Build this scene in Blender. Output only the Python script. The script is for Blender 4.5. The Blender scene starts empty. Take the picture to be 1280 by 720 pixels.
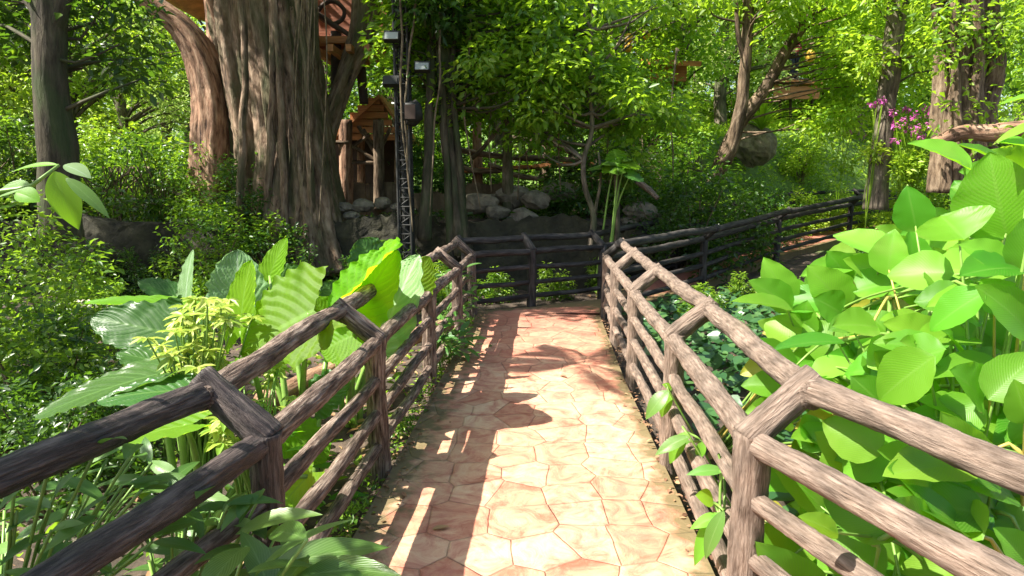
import bpy, math, random
import numpy as np
from mathutils import Vector
PI = math.pi
rs = np.random.RandomState(7)
random.seed(7)
scene = bpy.context.scene
C = scene.collection

# ------------------------------------------------------------------ camera
F = 820.0
PITCH = math.radians(8.67)
CAMH = 1.65
cam_d = bpy.data.cameras.new('camera'); cam = bpy.data.objects.new('camera', cam_d); C.objects.link(cam)
cam_d.sensor_width = 36; cam_d.lens = F / 1280 * 36; cam_d.clip_start = .05; cam_d.clip_end = 600
cam.location = (0, 0, CAMH); cam.rotation_euler = (PI / 2 - PITCH, 0, 0)
scene.camera = cam
def P(px, py, y):
    u = (px - 640) / F; v = -(py - 360) / F
    dy = math.cos(PITCH) + v * math.sin(PITCH); dz = -math.sin(PITCH) + v * math.cos(PITCH)
    return np.array([u / dy * y, y, CAMH + dz / dy * y])

# ------------------------------------------------------------------ world and sun
EL, AZ = 51.0, (-.96, -.27)          # direction towards the sun in plan
w = bpy.data.worlds.new('World'); scene.world = w; w.use_nodes = True
nt = w.node_tree; bg = nt.nodes['Background']
sky = nt.nodes.new('ShaderNodeTexSky'); sky.sky_type = 'NISHITA'; sky.sun_disc = False
sky.sun_elevation = math.radians(EL); sky.sun_rotation = math.atan2(AZ[0], AZ[1])
sky.air_density = 1.2; sky.dust_density = 2.5
nt.links.new(sky.outputs[0], bg.inputs[0]); bg.inputs[1].default_value = .09
sd = bpy.data.lights.new('sun', 'SUN'); so = bpy.data.objects.new('sun', sd); C.objects.link(so)
sd.energy = 5.0; sd.angle = math.radians(.5); sd.color = (1, .95, .86)
ce = math.cos(math.radians(EL)); sdir = Vector((AZ[0] * ce, AZ[1] * ce, math.sin(math.radians(EL))))
so.rotation_euler = sdir.to_track_quat('Z', 'Y').to_euler(); so.location = (-20, -5, 30)
vs = scene.view_settings; vs.view_transform = 'Standard'; vs.look = 'None'; vs.gamma = 1; vs.exposure = 1.6
SUN = np.array(sdir)

# ------------------------------------------------------------------ materials
def newmat(name):
    m = bpy.data.materials.new(name); m.use_nodes = True
    return m, m.node_tree.nodes, m.node_tree.links
def N(nodes, typ, **k):
    n = nodes.new(typ)
    for a, b in k.items():
        if a.startswith('i_'): n.inputs[int(a[2:])].default_value = b
        else: setattr(n, a, b)
    return n
def ramp(nodes, stops, interp='LINEAR'):
    r = nodes.new('ShaderNodeValToRGB'); r.color_ramp.interpolation = interp
    e = r.color_ramp.elements
    while len(e) < len(stops): e.new(.5)
    for i, (p, c) in enumerate(stops):
        e[i].position = p; e[i].color = (c[0], c[1], c[2], 1) if not isinstance(c, float) else (c, c, c, 1)
    return r
def attr(nodes, name): return N(nodes, 'ShaderNodeAttribute', attribute_name=name)
def mixc(nodes, links, f, a, b, mode='MIX'):
    m = N(nodes, 'ShaderNodeMix', data_type='RGBA', blend_type=mode)
    for s, v in ((0, f), (6, a), (7, b)):
        if isinstance(v, bpy.types.NodeSocket): links.new(v, m.inputs[s])
        elif s == 0: m.inputs[0].default_value = v
        else: m.inputs[s].default_value = (*v, 1)
    return m.outputs[2]
def mth(nodes, links, op, a, b=None):
    m = N(nodes, 'ShaderNodeMath', operation=op)
    for s, v in ((0, a), (1, b)):
        if v is None: continue
        if isinstance(v, bpy.types.NodeSocket): links.new(v, m.inputs[s])
        else: m.inputs[s].default_value = v
    return m.outputs[0]

def bark(name, dark, mid, light, sx=14, sz=1.6, bump=.6, dist=.02, rough=.85, moss=None, spec=.3, lo=.33, mi=.47, hi=.68):
    m, n, l = newmat(name); b = n['Principled BSDF']
    a = attr(n, 'lc'); mp = N(n, 'ShaderNodeMapping'); mp.inputs['Scale'].default_value = (sx, sx, sz)
    l.new(a.outputs['Vector'], mp.inputs[0])
    n1 = N(n, 'ShaderNodeTexNoise'); n1.inputs['Scale'].default_value = 1.6; n1.inputs['Detail'].default_value = 8; n1.inputs['Roughness'].default_value = .65; n1.inputs['Distortion'].default_value = .25
    l.new(mp.outputs[0], n1.inputs['Vector'])
    mp2 = N(n, 'ShaderNodeMapping'); mp2.inputs['Scale'].default_value = (sx * .25, sx * .25, sz * .8); l.new(a.outputs['Vector'], mp2.inputs[0])
    n2 = N(n, 'ShaderNodeTexNoise'); n2.inputs['Scale'].default_value = 1.5; n2.inputs['Detail'].default_value = 4; l.new(mp2.outputs[0], n2.inputs['Vector'])
    r = ramp(n, [(lo, dark), (mi, mid), (hi, light)]); l.new(n1.outputs[0], r.inputs[0])
    r2 = ramp(n, [(.3, .45), (.7, 1.15)]); l.new(n2.outputs[0], r2.inputs[0])
    col = mixc(n, l, 1.0, r.outputs[0], r2.outputs[0], 'MULTIPLY')
    if moss:
        mp3 = N(n, 'ShaderNodeMapping'); mp3.inputs['Scale'].default_value = (2.5, 2.5, .8); l.new(a.outputs['Vector'], mp3.inputs[0])
        n3 = N(n, 'ShaderNodeTexNoise'); n3.inputs['Scale'].default_value = 1.7; n3.inputs['Detail'].default_value = 6; l.new(mp3.outputs[0], n3.inputs['Vector'])
        r3 = ramp(n, [(.45, 0.), (.62, .75)]); l.new(n3.outputs[0], r3.inputs[0])
        col = mixc(n, l, r3.outputs[0], col, moss)
    l.new(col, b.inputs['Base Color']); b.inputs['Roughness'].default_value = rough
    b.inputs['Specular IOR Level'].default_value = spec
    w1 = N(n, 'ShaderNodeTexNoise'); w1.inputs['Scale'].default_value = .7; w1.inputs['Detail'].default_value = 5; l.new(mp.outputs[0], w1.inputs['Vector'])
    hh = mth(n, l, 'ADD', n1.outputs[0], w1.outputs[0])
    bp = N(n, 'ShaderNodeBump'); bp.inputs['Strength'].default_value = bump; bp.inputs['Distance'].default_value = dist
    l.new(hh, bp.inputs['Height']); l.new(bp.outputs[0], b.inputs['Normal'])
    return m

def leafmat(name, stops, trans=(.3, .5, .04), tf=.4, rough=.42, veins=None, spec=.5, vcol=None, blotch=None, bs=.3, brown=0.):
    """stops: albedo ramp along the random value carried by each leaf"""
    m, n, l = newmat(name); b = n['Principled BSDF']; out = n['Material Output']
    a = attr(n, 'rnd'); r = ramp(n, stops); l.new(a.outputs['Fac'], r.inputs[0])
    oi = N(n, 'ShaderNodeObjectInfo')
    hs = N(n, 'ShaderNodeHueSaturation'); l.new(r.outputs[0], hs.inputs['Color'])
    l.new(mth(n, l, 'ADD', mth(n, l, 'MULTIPLY', oi.outputs['Random'], .03), .485), hs.inputs['Hue'])
    l.new(mth(n, l, 'ADD', mth(n, l, 'MULTIPLY', oi.outputs['Random'], .3), .85), hs.inputs['Value'])
    col = hs.outputs[0]
    tcol = mixc(n, l, .35, trans, col)
    bump = None
    if blotch is not None:
        tc = attr(n, 'lc'); ns = N(n, 'ShaderNodeTexNoise'); ns.inputs['Scale'].default_value = 5; ns.inputs['Detail'].default_value = 6
        geo = N(n, 'ShaderNodeNewGeometry'); l.new(geo.outputs['Position'], ns.inputs['Vector'])
        rr = ramp(n, [(.6, 0.), (.72, .55)]); l.new(ns.outputs[0], rr.inputs[0])
        col = mixc(n, l, rr.outputs[0], col, blotch); tcol = mixc(n, l, rr.outputs[0], tcol, blotch)
    if veins:
        cnt, skew, wid, depth = veins
        uv = attr(n, 'lc'); sx = N(n, 'ShaderNodeSeparateXYZ'); l.new(uv.outputs['Vector'], sx.inputs[0])
        au = mth(n, l, 'ABSOLUTE', sx.outputs[0])
        ph = mth(n, l, 'MULTIPLY', mth(n, l, 'SUBTRACT', sx.outputs[1], mth(n, l, 'MULTIPLY', au, skew)), float(cnt))
        fr = mth(n, l, 'FRACT', mth(n, l, 'ADD', ph, 40.))
        tri = mth(n, l, 'ABSOLUTE', mth(n, l, 'SUBTRACT', fr, .5))       # 0 on a vein
        vf = ramp(n, [(0., 1.), (wid, 0.)]); l.new(tri, vf.inputs[0])
        mf = ramp(n, [(.0, 1.), (.035, 1.), (.06, 0.)]); l.new(au, mf.inputs[0])
        vm = mth(n, l, 'MAXIMUM', vf.outputs[0], mf.outputs[0])
        vv = mth(n, l, 'MULTIPLY', vm, .3 if bs > .2 else .75)
        col = mixc(n, l, vv, col, vcol or (.3, .45, .15))
        tcol = mixc(n, l, vv, tcol, tuple(x * .45 for x in trans))
        bump = N(n, 'ShaderNodeBump'); bump.inputs['Strength'].default_value = bs; bump.inputs['Distance'].default_value = depth
        sm = mth(n, l, 'SMOOTH_MIN', tri, .3); l.new(tri, bump.inputs['Height'])
    if brown:
        uv2 = attr(n, 'lc'); s2 = N(n, 'ShaderNodeSeparateXYZ'); l.new(uv2.outputs['Vector'], s2.inputs[0])
        g2 = N(n, 'ShaderNodeNewGeometry'); n9 = N(n, 'ShaderNodeTexNoise'); n9.inputs['Scale'].default_value = 9; n9.inputs['Detail'].default_value = 5; l.new(g2.outputs['Position'], n9.inputs['Vector'])
        e2 = mth(n, l, 'MAXIMUM', mth(n, l, 'ABSOLUTE', s2.outputs[0]), s2.outputs[1])
        f2 = mth(n, l, 'ADD', e2, mth(n, l, 'MULTIPLY', mth(n, l, 'SUBTRACT', n9.outputs[0], .5), 1.1)); r9 = ramp(n, [(.98 / 1.3 + .02, 0.), (.98 / 1.3 + .08, brown)]); l.new(mth(n, l, 'DIVIDE', f2, 1.5), r9.inputs[0])
        col = mixc(n, l, r9.outputs[0], col, (.22, .15, .05)); tcol = mixc(n, l, r9.outputs[0], tcol, (.25, .16, .04))
    l.new(col, b.inputs['Base Color']); b.inputs['Roughness'].default_value = rough; b.inputs['Specular IOR Level'].default_value = spec
    t = N(n, 'ShaderNodeBsdfTranslucent'); l.new(tcol, t.inputs['Color'])
    if bump: l.new(bump.outputs[0], b.inputs['Normal'])
    mx = N(n, 'ShaderNodeMixShader'); mx.inputs[0].default_value = tf
    l.new(b.outputs[0], mx.inputs[1]); l.new(t.outputs[0], mx.inputs[2]); l.new(mx.outputs[0], out.inputs[0])
    return m

def plain(name, col, rough=.8, var=.25, scale=4., bump=.3, dist=.02, metallic=0., stretch=(1, 1, 1), col2=None):
    m, n, l = newmat(name); b = n['Principled BSDF']
    tc = N(n, 'ShaderNodeTexCoord'); mp = N(n, 'ShaderNodeMapping'); mp.inputs['Scale'].default_value = stretch
    l.new(tc.outputs['Object'], mp.inputs[0])
    ns = N(n, 'ShaderNodeTexNoise'); ns.inputs['Scale'].default_value = scale; ns.inputs['Detail'].default_value = 8; ns.inputs['Roughness'].default_value = .65
    l.new(mp.outputs[0], ns.inputs['Vector'])
    lo = tuple(c * (1 - var) for c in col); hi = col2 or tuple(min(1, c * (1 + var)) for c in col)
    r = ramp(n, [(.3, lo), (.7, hi)]); l.new(ns.outputs[0], r.inputs[0]); l.new(r.outputs[0], b.inputs['Base Color'])
    b.inputs['Roughness'].default_value = rough; b.inputs['Metallic'].default_value = metallic
    if bump:
        bp = N(n, 'ShaderNodeBump'); bp.inputs['Strength'].default_value = bump; bp.inputs['Distance'].default_value = dist
        l.new(ns.outputs[0], bp.inputs['Height']); l.new(bp.outputs[0], b.inputs['Normal'])
    return m

M = {}
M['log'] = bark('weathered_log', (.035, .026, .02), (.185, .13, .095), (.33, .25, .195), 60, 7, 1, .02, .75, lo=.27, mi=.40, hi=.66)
M['log_shade'] = bark('shade_dark_log', (.008, .006, .005), (.045, .030, .026), (.17, .13, .11), 44, 4.5, 1, .02, .55, spec=.5)  # near left logs: shade of the trees put into the bark colour
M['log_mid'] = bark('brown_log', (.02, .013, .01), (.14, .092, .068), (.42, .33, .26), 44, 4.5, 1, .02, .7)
M['log_far'] = bark('charcoal_log', (.01, .01, .009), (.04, .034, .03), (.09, .08, .072), 20, 3.0, .8, .014, .7)  # charcoal-coloured bark of the end and side fences
M['banyan'] = bark('banyan_bark', (.035, .022, .014), (.23, .15, .095), (.44, .33, .235), 8, 1.7, 1, .07, .85, moss=(.075, .08, .035))
M['trunk_grey'] = bark('grey_bark', (.04, .035, .025), (.15, .12, .085), (.28, .23, .17), 9, 2.4, .8, .03, .85, moss=(.06, .08, .025))
M['trunk_dark'] = bark('dark_bark', (.02, .016, .01), (.07, .055, .035), (.13, .11, .07), 9, 1.8, .8, .03, .85, moss=(.04, .06, .018))
M['trunk_brown'] = bark('brown_bark', (.03, .02, .013), (.15, .10, .06), (.32, .24, .16), 11, 2.2, .9, .04, .85)
M['trunk_red'] = bark('red_bark', (.04, .02, .012), (.30, .165, .10), (.52, .35, .235), 9, 1.8, .95, .05, .85)
M['twig'] = bark('twig_bark', (.05, .04, .025), (.16, .12, .07), (.28, .22, .14), 30, 6, .3, .01)
M['stalk'] = plain('green_stalk', (.16, .28, .05), .45, .3, 6, .05)
M['stalk_yellow'] = plain('yellow_stalk', (.40, .32, .07), .45, .3, 6, .05)
G1 = (.05, .11, .015); G2 = (.10, .20, .025); G3 = (.20, .32, .04)
M['leaf_mid'] = leafmat('forest_leaf', [(0, (.03, .085, .008)), (.5, (.09, .20, .012)), (1, (.32, .44, .05))], (.55, .85, .03), .5)
M['leaf_dark'] = leafmat('dark_leaf', [(0, (.012, .04, .008)), (.6, (.035, .09, .012)), (1, (.09, .18, .02))], (.2, .42, .02), .35, .36)
M['leaf_yellow'] = leafmat('yellow_green_leaf', [(0, (.09, .19, .012)), (.5, (.22, .37, .02)), (1, (.42, .52, .06))], (.55, .78, .03), .5)
M['leaf_pale'] = leafmat('pale_leaf', [(0, (.15, .27, .04)), (.5, (.32, .45, .09)), (1, (.58, .64, .25))], (.6, .8, .15), .45)
M['leaf_shrub'] = leafmat('shrub_leaf', [(0, (.03, .09, .01)), (.5, (.09, .20, .015)), (1, (.26, .38, .04))], (.42, .70, .03), .42, .36)
M['leaf_lime'] = leafmat('lime_leaf', [(0, (.16, .32, .03)), (.5, (.32, .46, .07)), (1, (.55, .60, .2))], (.62, .75, .12), .4)
M['blade_bright'] = leafmat('elephant_ear_leaf', [(0, (.09, .23, .008)), (1, (.16, .33, .012))], (.58, .95, .012), .6, .55, veins=(8, .55, .06, .02), vcol=(.22, .42, .05), bs=.14, brown=.6, spec=.28)
M['blade_grey'] = leafmat('sheen_elephant_leaf', [(0, (.14, .25, .10)), (1, (.26, .40, .17))], (.35, .6, .2), .3, .3, veins=(11, .55, .10, .018), vcol=(.4, .5, .36), bs=.14, brown=.6, spec=.28)  # paler grey green paints the sheen of a glossy leaf
M['blade_dark'] = leafmat('shade_elephant_leaf', [(0, (.03, .085, .018)), (1, (.05, .13, .025))], (.2, .42, .03), .35, .34, veins=(11, .55, .10, .018), vcol=(.1, .2, .05), bs=.14, brown=.6, spec=.28)  # darker copy of the elephant ear leaf, shade put into its colour
M['paddle'] = leafmat('paddle_leaf', [(0, (.035, .15, .008)), (.5, (.10, .29, .015)), (1, (.22, .42, .04))], (.42, .86, .012), .48, .42, veins=(22, .35, .3, .003), vcol=(.24, .42, .08), blotch=(.22, .36, .05), brown=.8, spec=.35)
M['paddle_old'] = leafmat('yellowing_paddle_leaf', [(0, (.20, .26, .02)), (.5, (.38, .36, .04)), (1, (.48, .34, .08))], (.7, .62, .04), .42, .4, veins=(22, .35, .3, .003), vcol=(.4, .36, .1), blotch=(.25, .14, .04), brown=1.)
M['lance'] = leafmat('lance_leaf', [(0, (.04, .12, .02)), (.6, (.08, .2, .03)), (1, (.16, .3, .06))], (.25, .5, .04), .35, .36, veins=(12, .5, .12, .006))
M['heart'] = leafmat('heart_leaf', [(0, (.025, .08, .025)), (.7, (.05, .13, .04)), (1, (.1, .2, .06))], (.15, .35, .04), .25, .32)
M['litter'] = leafmat('dry_leaf', [(0, (.12, .06, .03)), (.5, (.3, .17, .08)), (1, (.5, .34, .16))], (.4, .25, .08), .15, .7)
M['flower'] = leafmat('pink_petal', [(0, (.55, .08, .35)), (1, (.75, .2, .55))], (.8, .2, .6), .4)
M['frond'] = leafmat('palm_frond_leaf', [(0, (.05, .14, .02)), (1, (.15, .3, .05))], (.3, .6, .05), .4)

def path_material():
    m, n, l = newmat('stamped_concrete'); b = n['Principled BSDF']
    tc = N(n, 'ShaderNodeTexCoord')
    nz = N(n, 'ShaderNodeTexNoise'); nz.inputs['Scale'].default_value = 2.2; nz.inputs['Detail'].default_value = 3; l.new(tc.outputs['Object'], nz.inputs['Vector'])
    wob = N(n, 'ShaderNodeVectorMath', operation='SCALE'); wob.inputs[3].default_value = .05; l.new(nz.outputs['Color'], wob.inputs[0])
    ad = N(n, 'ShaderNodeVectorMath', operation='ADD'); l.new(tc.outputs['Object'], ad.inputs[0]); l.new(wob.outputs[0], ad.inputs[1])
    vo = N(n, 'ShaderNodeTexVoronoi', feature='DISTANCE_TO_EDGE', voronoi_dimensions='2D'); vo.inputs['Scale'].default_value = 3.6; vo.inputs['Randomness'].default_value = .62
    vc = N(n, 'ShaderNodeTexVoronoi', feature='F1', voronoi_dimensions='2D'); vc.inputs['Scale'].default_value = 3.6; vc.inputs['Randomness'].default_value = .62
    l.new(ad.outputs[0], vo.inputs['Vector']); l.new(ad.outputs[0], vc.inputs['Vector'])
    edge = ramp(n, [(0., 0.), (.007, .2), (.022, .85), (.07, 1.)]); l.new(vo.outputs['Distance'], edge.inputs[0])
    # crack darkness varies along the joints
    n5 = N(n, 'ShaderNodeTexNoise'); n5.inputs['Scale'].default_value = 2.6; n5.inputs['Detail'].default_value = 4; l.new(tc.outputs['Object'], n5.inputs['Vector'])
    r5 = ramp(n, [(.40, .12), (.64, .65)]); l.new(n5.outputs[0], r5.inputs[0])
    n2 = N(n, 'ShaderNodeTexNoise'); n2.inputs['Scale'].default_value = 5.5; n2.inputs['Detail'].default_value = 9; n2.inputs['Roughness'].default_value = .7; n2.inputs['Distortion'].default_value = 1.2
    l.new(tc.outputs['Object'], n2.inputs['Vector'])
    base = ramp(n, [(.36, (.36, .15, .10)), (.46, (.46, .245, .175)), (.55, (.53, .345, .235)), (.72, (.57, .44, .315))]); l.new(n2.outputs[0], base.inputs[0])
    sep = N(n, 'ShaderNodeSeparateColor'); l.new(vc.outputs['Color'], sep.inputs[0])
    tone = ramp(n, [(0, (.92, .68, .60)), (.4, (1., .88, .78)), (1, (1.1, 1.06, .98))]); l.new(sep.outputs[0], tone.inputs[0])
    col = mixc(n, l, 1.0, base.outputs[0], tone.outputs[0], 'MULTIPLY')
    cf = ramp(n, [(.12, 1.), (.5, 0.)]); l.new(vc.outputs['Distance'], cf.inputs[0])
    n8 = N(n, 'ShaderNodeTexNoise'); n8.inputs['Scale'].default_value = 13; n8.inputs['Detail'].default_value = 8; n8.inputs['Roughness'].default_value = .75; l.new(tc.outputs['Object'], n8.inputs['Vector'])
    r8 = ramp(n, [(.45, 0.), (.6, .8)]); l.new(n8.outputs[0], r8.inputs[0])
    col = mixc(n, l, mth(n, l, 'MULTIPLY', mth(n, l, 'MULTIPLY', cf.outputs[0], r8.outputs[0]), sep.outputs[1]), col, (.40, .15, .11))
    # shade tone painted in: redder and darker towards the far end of the walk
    n6 = N(n, 'ShaderNodeTexNoise'); n6.inputs['Scale'].default_value = .6; n6.inputs['Detail'].default_value = 4; l.new(tc.outputs['Object'], n6.inputs['Vector'])
    sx = N(n, 'ShaderNodeSeparateXYZ'); l.new(tc.outputs['Object'], sx.inputs[0])
    fy = mth(n, l, 'ADD', mth(n, l, 'MULTIPLY', sx.outputs[1], .22), mth(n, l, 'MULTIPLY', n6.outputs[0], 1.3))
    r6 = ramp(n, [(.0, 0.), (1., .75)]); mr = N(n, 'ShaderNodeMapRange'); mr.inputs[1].default_value = 1.75; mr.inputs[2].default_value = 2.7; l.new(fy, mr.inputs[0]); l.new(mr.outputs[0], r6.inputs[0])
    col = mixc(n, l, r6.outputs[0], col, (.36, .12, .085))
    dk = mth(n, l, 'MULTIPLY', mth(n, l, 'SUBTRACT', 1., edge.outputs[0]), r5.outputs[0])
    col = mixc(n, l, dk, col, (.10, .05, .03))
    # mossy margins
    at = attr(n, 'rnd'); n7 = N(n, 'ShaderNodeTexNoise'); n7.inputs['Scale'].default_value = 9; n7.inputs['Detail'].default_value = 6; l.new(tc.outputs['Object'], n7.inputs['Vector'])
    mo = mth(n, l, 'ADD', at.outputs['Fac'], mth(n, l, 'MULTIPLY', mth(n, l, 'SUBTRACT', n7.outputs[0], .5), 1.6))
    rm = ramp(n, [(.42, 0.), (.8, .9)]); l.new(mo, rm.inputs[0])
    col = mixc(n, l, rm.outputs[0], col, (.13, .11, .05))
    l.new(col, b.inputs['Base Color']); b.inputs['Roughness'].default_value = .62; b.inputs['Specular IOR Level'].default_value = .35
    h = mth(n, l, 'ADD', mth(n, l, 'MULTIPLY', edge.outputs[0], .8), mth(n, l, 'MULTIPLY', n2.outputs[0], .9))
    bp = N(n, 'ShaderNodeBump'); bp.inputs['Strength'].default_value = .6; bp.inputs['Distance'].default_value = .02
    l.new(h, bp.inputs['Height']); l.new(bp.outputs[0], b.inputs['Normal'])
    return m
M['path'] = path_material()

def ground_material():
    m, n, l = newmat('forest_soil'); b = n['Principled BSDF']
    tc = N(n, 'ShaderNodeTexCoord')
    a = N(n, 'ShaderNodeTexNoise'); a.inputs['Scale'].default_value = 6; a.inputs['Detail'].default_value = 10; a.inputs['Roughness'].default_value = .7; l.new(tc.outputs['Object'], a.inputs['Vector'])
    r = ramp(n, [(.3, (.02, .014, .009)), (.5, (.06, .042, .028)), (.7, (.15, .10, .07))]); l.new(a.outputs[0], r.inputs[0])
    c = N(n, 'ShaderNodeTexNoise'); c.inputs['Scale'].default_value = .5; c.inputs['Detail'].default_value = 6; l.new(tc.outputs['Object'], c.inputs['Vector'])
    rg = ramp(n, [(.3, (.05, .10, .015)), (.7, (.16, .27, .04))]); l.new(a.outputs[0], rg.inputs[0])
    at = attr(n, 'rnd'); f = mth(n, l, 'ADD', at.outputs['Fac'], mth(n, l, 'MULTIPLY', mth(n, l, 'SUBTRACT', c.outputs[0], .5), 1.2))
    rf = ramp(n, [(.4, 0.), (.65, 1.)]); l.new(f, rf.inputs[0])
    col = mixc(n, l, rf.outputs[0], r.outputs[0], rg.outputs[0])
    l.new(col, b.inputs['Base Color']); b.inputs['Roughness'].default_value = .95
    bp = N(n, 'ShaderNodeBump'); bp.inputs['Strength'].default_value = .8; bp.inputs['Distance'].default_value = .05
    l.new(a.outputs[0], bp.inputs['Height']); l.new(bp.outputs[0], b.inputs['Normal'])
    return m
M['soil'] = ground_material()
M['rock'] = plain('pale_rock', (.20, .17, .125), .9, .6, 5, .8, .06)
M['wall'] = plain('mossy_wall', (.028, .026, .018), .95, .6, 3, .9, .08, col2=(.06, .055, .03))
M['earth_wall'] = plain('ochre_wall', (.17, .12, .07), .9, .4, 4, .5, .04)
M['orange_wood'] = plain('orange_timber', (.42, .17, .055), .6, .4, 3, .4, .02, stretch=(1, 1, 7))
M['red_wood'] = plain('red_timber', (.30, .10, .045), .65, .35, 3, .4, .02, stretch=(1, 6, 6))
M['dark_wood'] = plain('dark_timber', (.05, .03, .02), .8, .4, 4, .4, .02)
M['metal_dark'] = plain('dark_metal', (.018, .018, .015), .7, .5, 12, .2, .005)
M['glass'] = plain('lamp_glass', (.3, .33, .3), .2, .08, 4, 0)
M['concrete'] = plain('pale_concrete', (.55, .47, .38), .8, .25, 5, .4, .01)
M['yellow'] = plain('yellow_lantern_paper', (.75, .42, .05), .6, .2, 6, 0)
M['skin'] = plain('skin', (.45, .26, .17), .55, .06, 8, 0)
M['red_cloth'] = plain('pink_red_cloth', (.55, .03, .10), .8, .15, 8, .1)
M['navy_cloth'] = plain('navy_cloth', (.02, .025, .05), .85, .2, 8, .1)
M['hair'] = plain('black_hair', (.015, .012, .01), .5, .2, 20, .1)
M['white_cloth'] = plain('white_petal', (.75, .75, .68), .6, .1, 8, 0)

# ------------------------------------------------------------------ mesh builder
class MB:
    def __init__(s): s.v = []; s.f = []; s.lc = []; s.r = []; s.n = 0; s.mi = []
    def add(s, v, faces, lc=None, r=None, mi=0):
        v = np.asarray(v, float).reshape(-1, 3); k = len(v)
        s.v.append(v); s.lc.append(np.asarray(lc, float).reshape(-1, 3) if lc is not None else v.copy())
        s.r.append(np.full(k, .5) if r is None else (np.full(k, float(r)) if np.isscalar(r) else np.asarray(r, float)))
        for fa in (faces if isinstance(faces, list) else [faces]):
            fa = np.asarray(fa, int)
            if len(fa): s.f.append(fa + s.n); s.mi.append(np.full(len(fa), mi))
        s.n += k
    def build(s, name, mats, parent=None, smooth=True, loc=None):
        me = bpy.data.meshes.new(name)
        v = np.concatenate(s.v)
        if loc is not None: v = v - np.asarray(loc)
        tot = np.concatenate([np.full(len(f), f.shape[1]) for f in s.f]); li = np.concatenate([f.ravel() for f in s.f])
        me.vertices.add(len(v)); me.vertices.foreach_set('co', v.ravel().astype(np.float32))
        me.loops.add(len(li)); me.loops.foreach_set('vertex_index', li.astype(np.int32))
        me.polygons.add(len(tot)); st = np.concatenate([[0], np.cumsum(tot)[:-1]])
        me.polygons.foreach_set('loop_start', st.astype(np.int32)); me.polygons.foreach_set('loop_total', tot.astype(np.int32))
        a = me.attributes.new('lc', 'FLOAT_VECTOR', 'POINT'); a.data.foreach_set('vector', np.concatenate(s.lc).ravel().astype(np.float32))
        a = me.attributes.new('rnd', 'FLOAT', 'POINT'); a.data.foreach_set('value', np.concatenate(s.r).astype(np.float32))
        if not isinstance(mats, (list, tuple)): mats = [mats]
        for m in mats: me.materials.append(m)
        me.polygons.foreach_set('material_index', np.concatenate(s.mi).astype(np.int32))
        me.polygons.foreach_set('use_smooth', np.full(len(tot), smooth))
        me.update(calc_edges=True); me.validate()
        o = bpy.data.objects.new(name, me); C.objects.link(o)
        if parent is not None: o.parent = parent
        if loc is not None and parent is None: o.location = loc
        return o

def nrm(a): return a / np.maximum(np.linalg.norm(a, axis=-1, keepdims=True), 1e-9)
def smooth_path(pts, rad, step):
    pts = np.asarray(pts, float); rad = np.asarray(rad, float)
    if len(pts) == 2:
        L = np.linalg.norm(pts[1] - pts[0]); k = max(2, int(L / step) + 1); t = np.linspace(0, 1, k)
        return pts[0] + (pts[1] - pts[0]) * t[:, None], rad[0] + (rad[1] - rad[0]) * t
    p = np.vstack([2 * pts[0] - pts[1], pts, 2 * pts[-1] - pts[-2]]); out = []; ro = []
    for i in range(1, len(p) - 2):
        L = np.linalg.norm(p[i + 1] - p[i]); k = max(2, int(L / step) + 1)
        t = np.linspace(0, 1, k, endpoint=(i == len(p) - 3))[:, None]
        out.append(.5 * (2 * p[i] + (p[i + 1] - p[i - 1]) * t + (2 * p[i - 1] - 5 * p[i] + 4 * p[i + 1] - p[i + 2]) * t ** 2 + (3 * p[i] - p[i - 1] - 3 * p[i + 1] + p[i + 2]) * t ** 3))
        ro.append(rad[i - 1] + (rad[i] - rad[i - 1]) * t[:, 0])
    return np.vstack(out), np.concatenate(ro)
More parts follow.
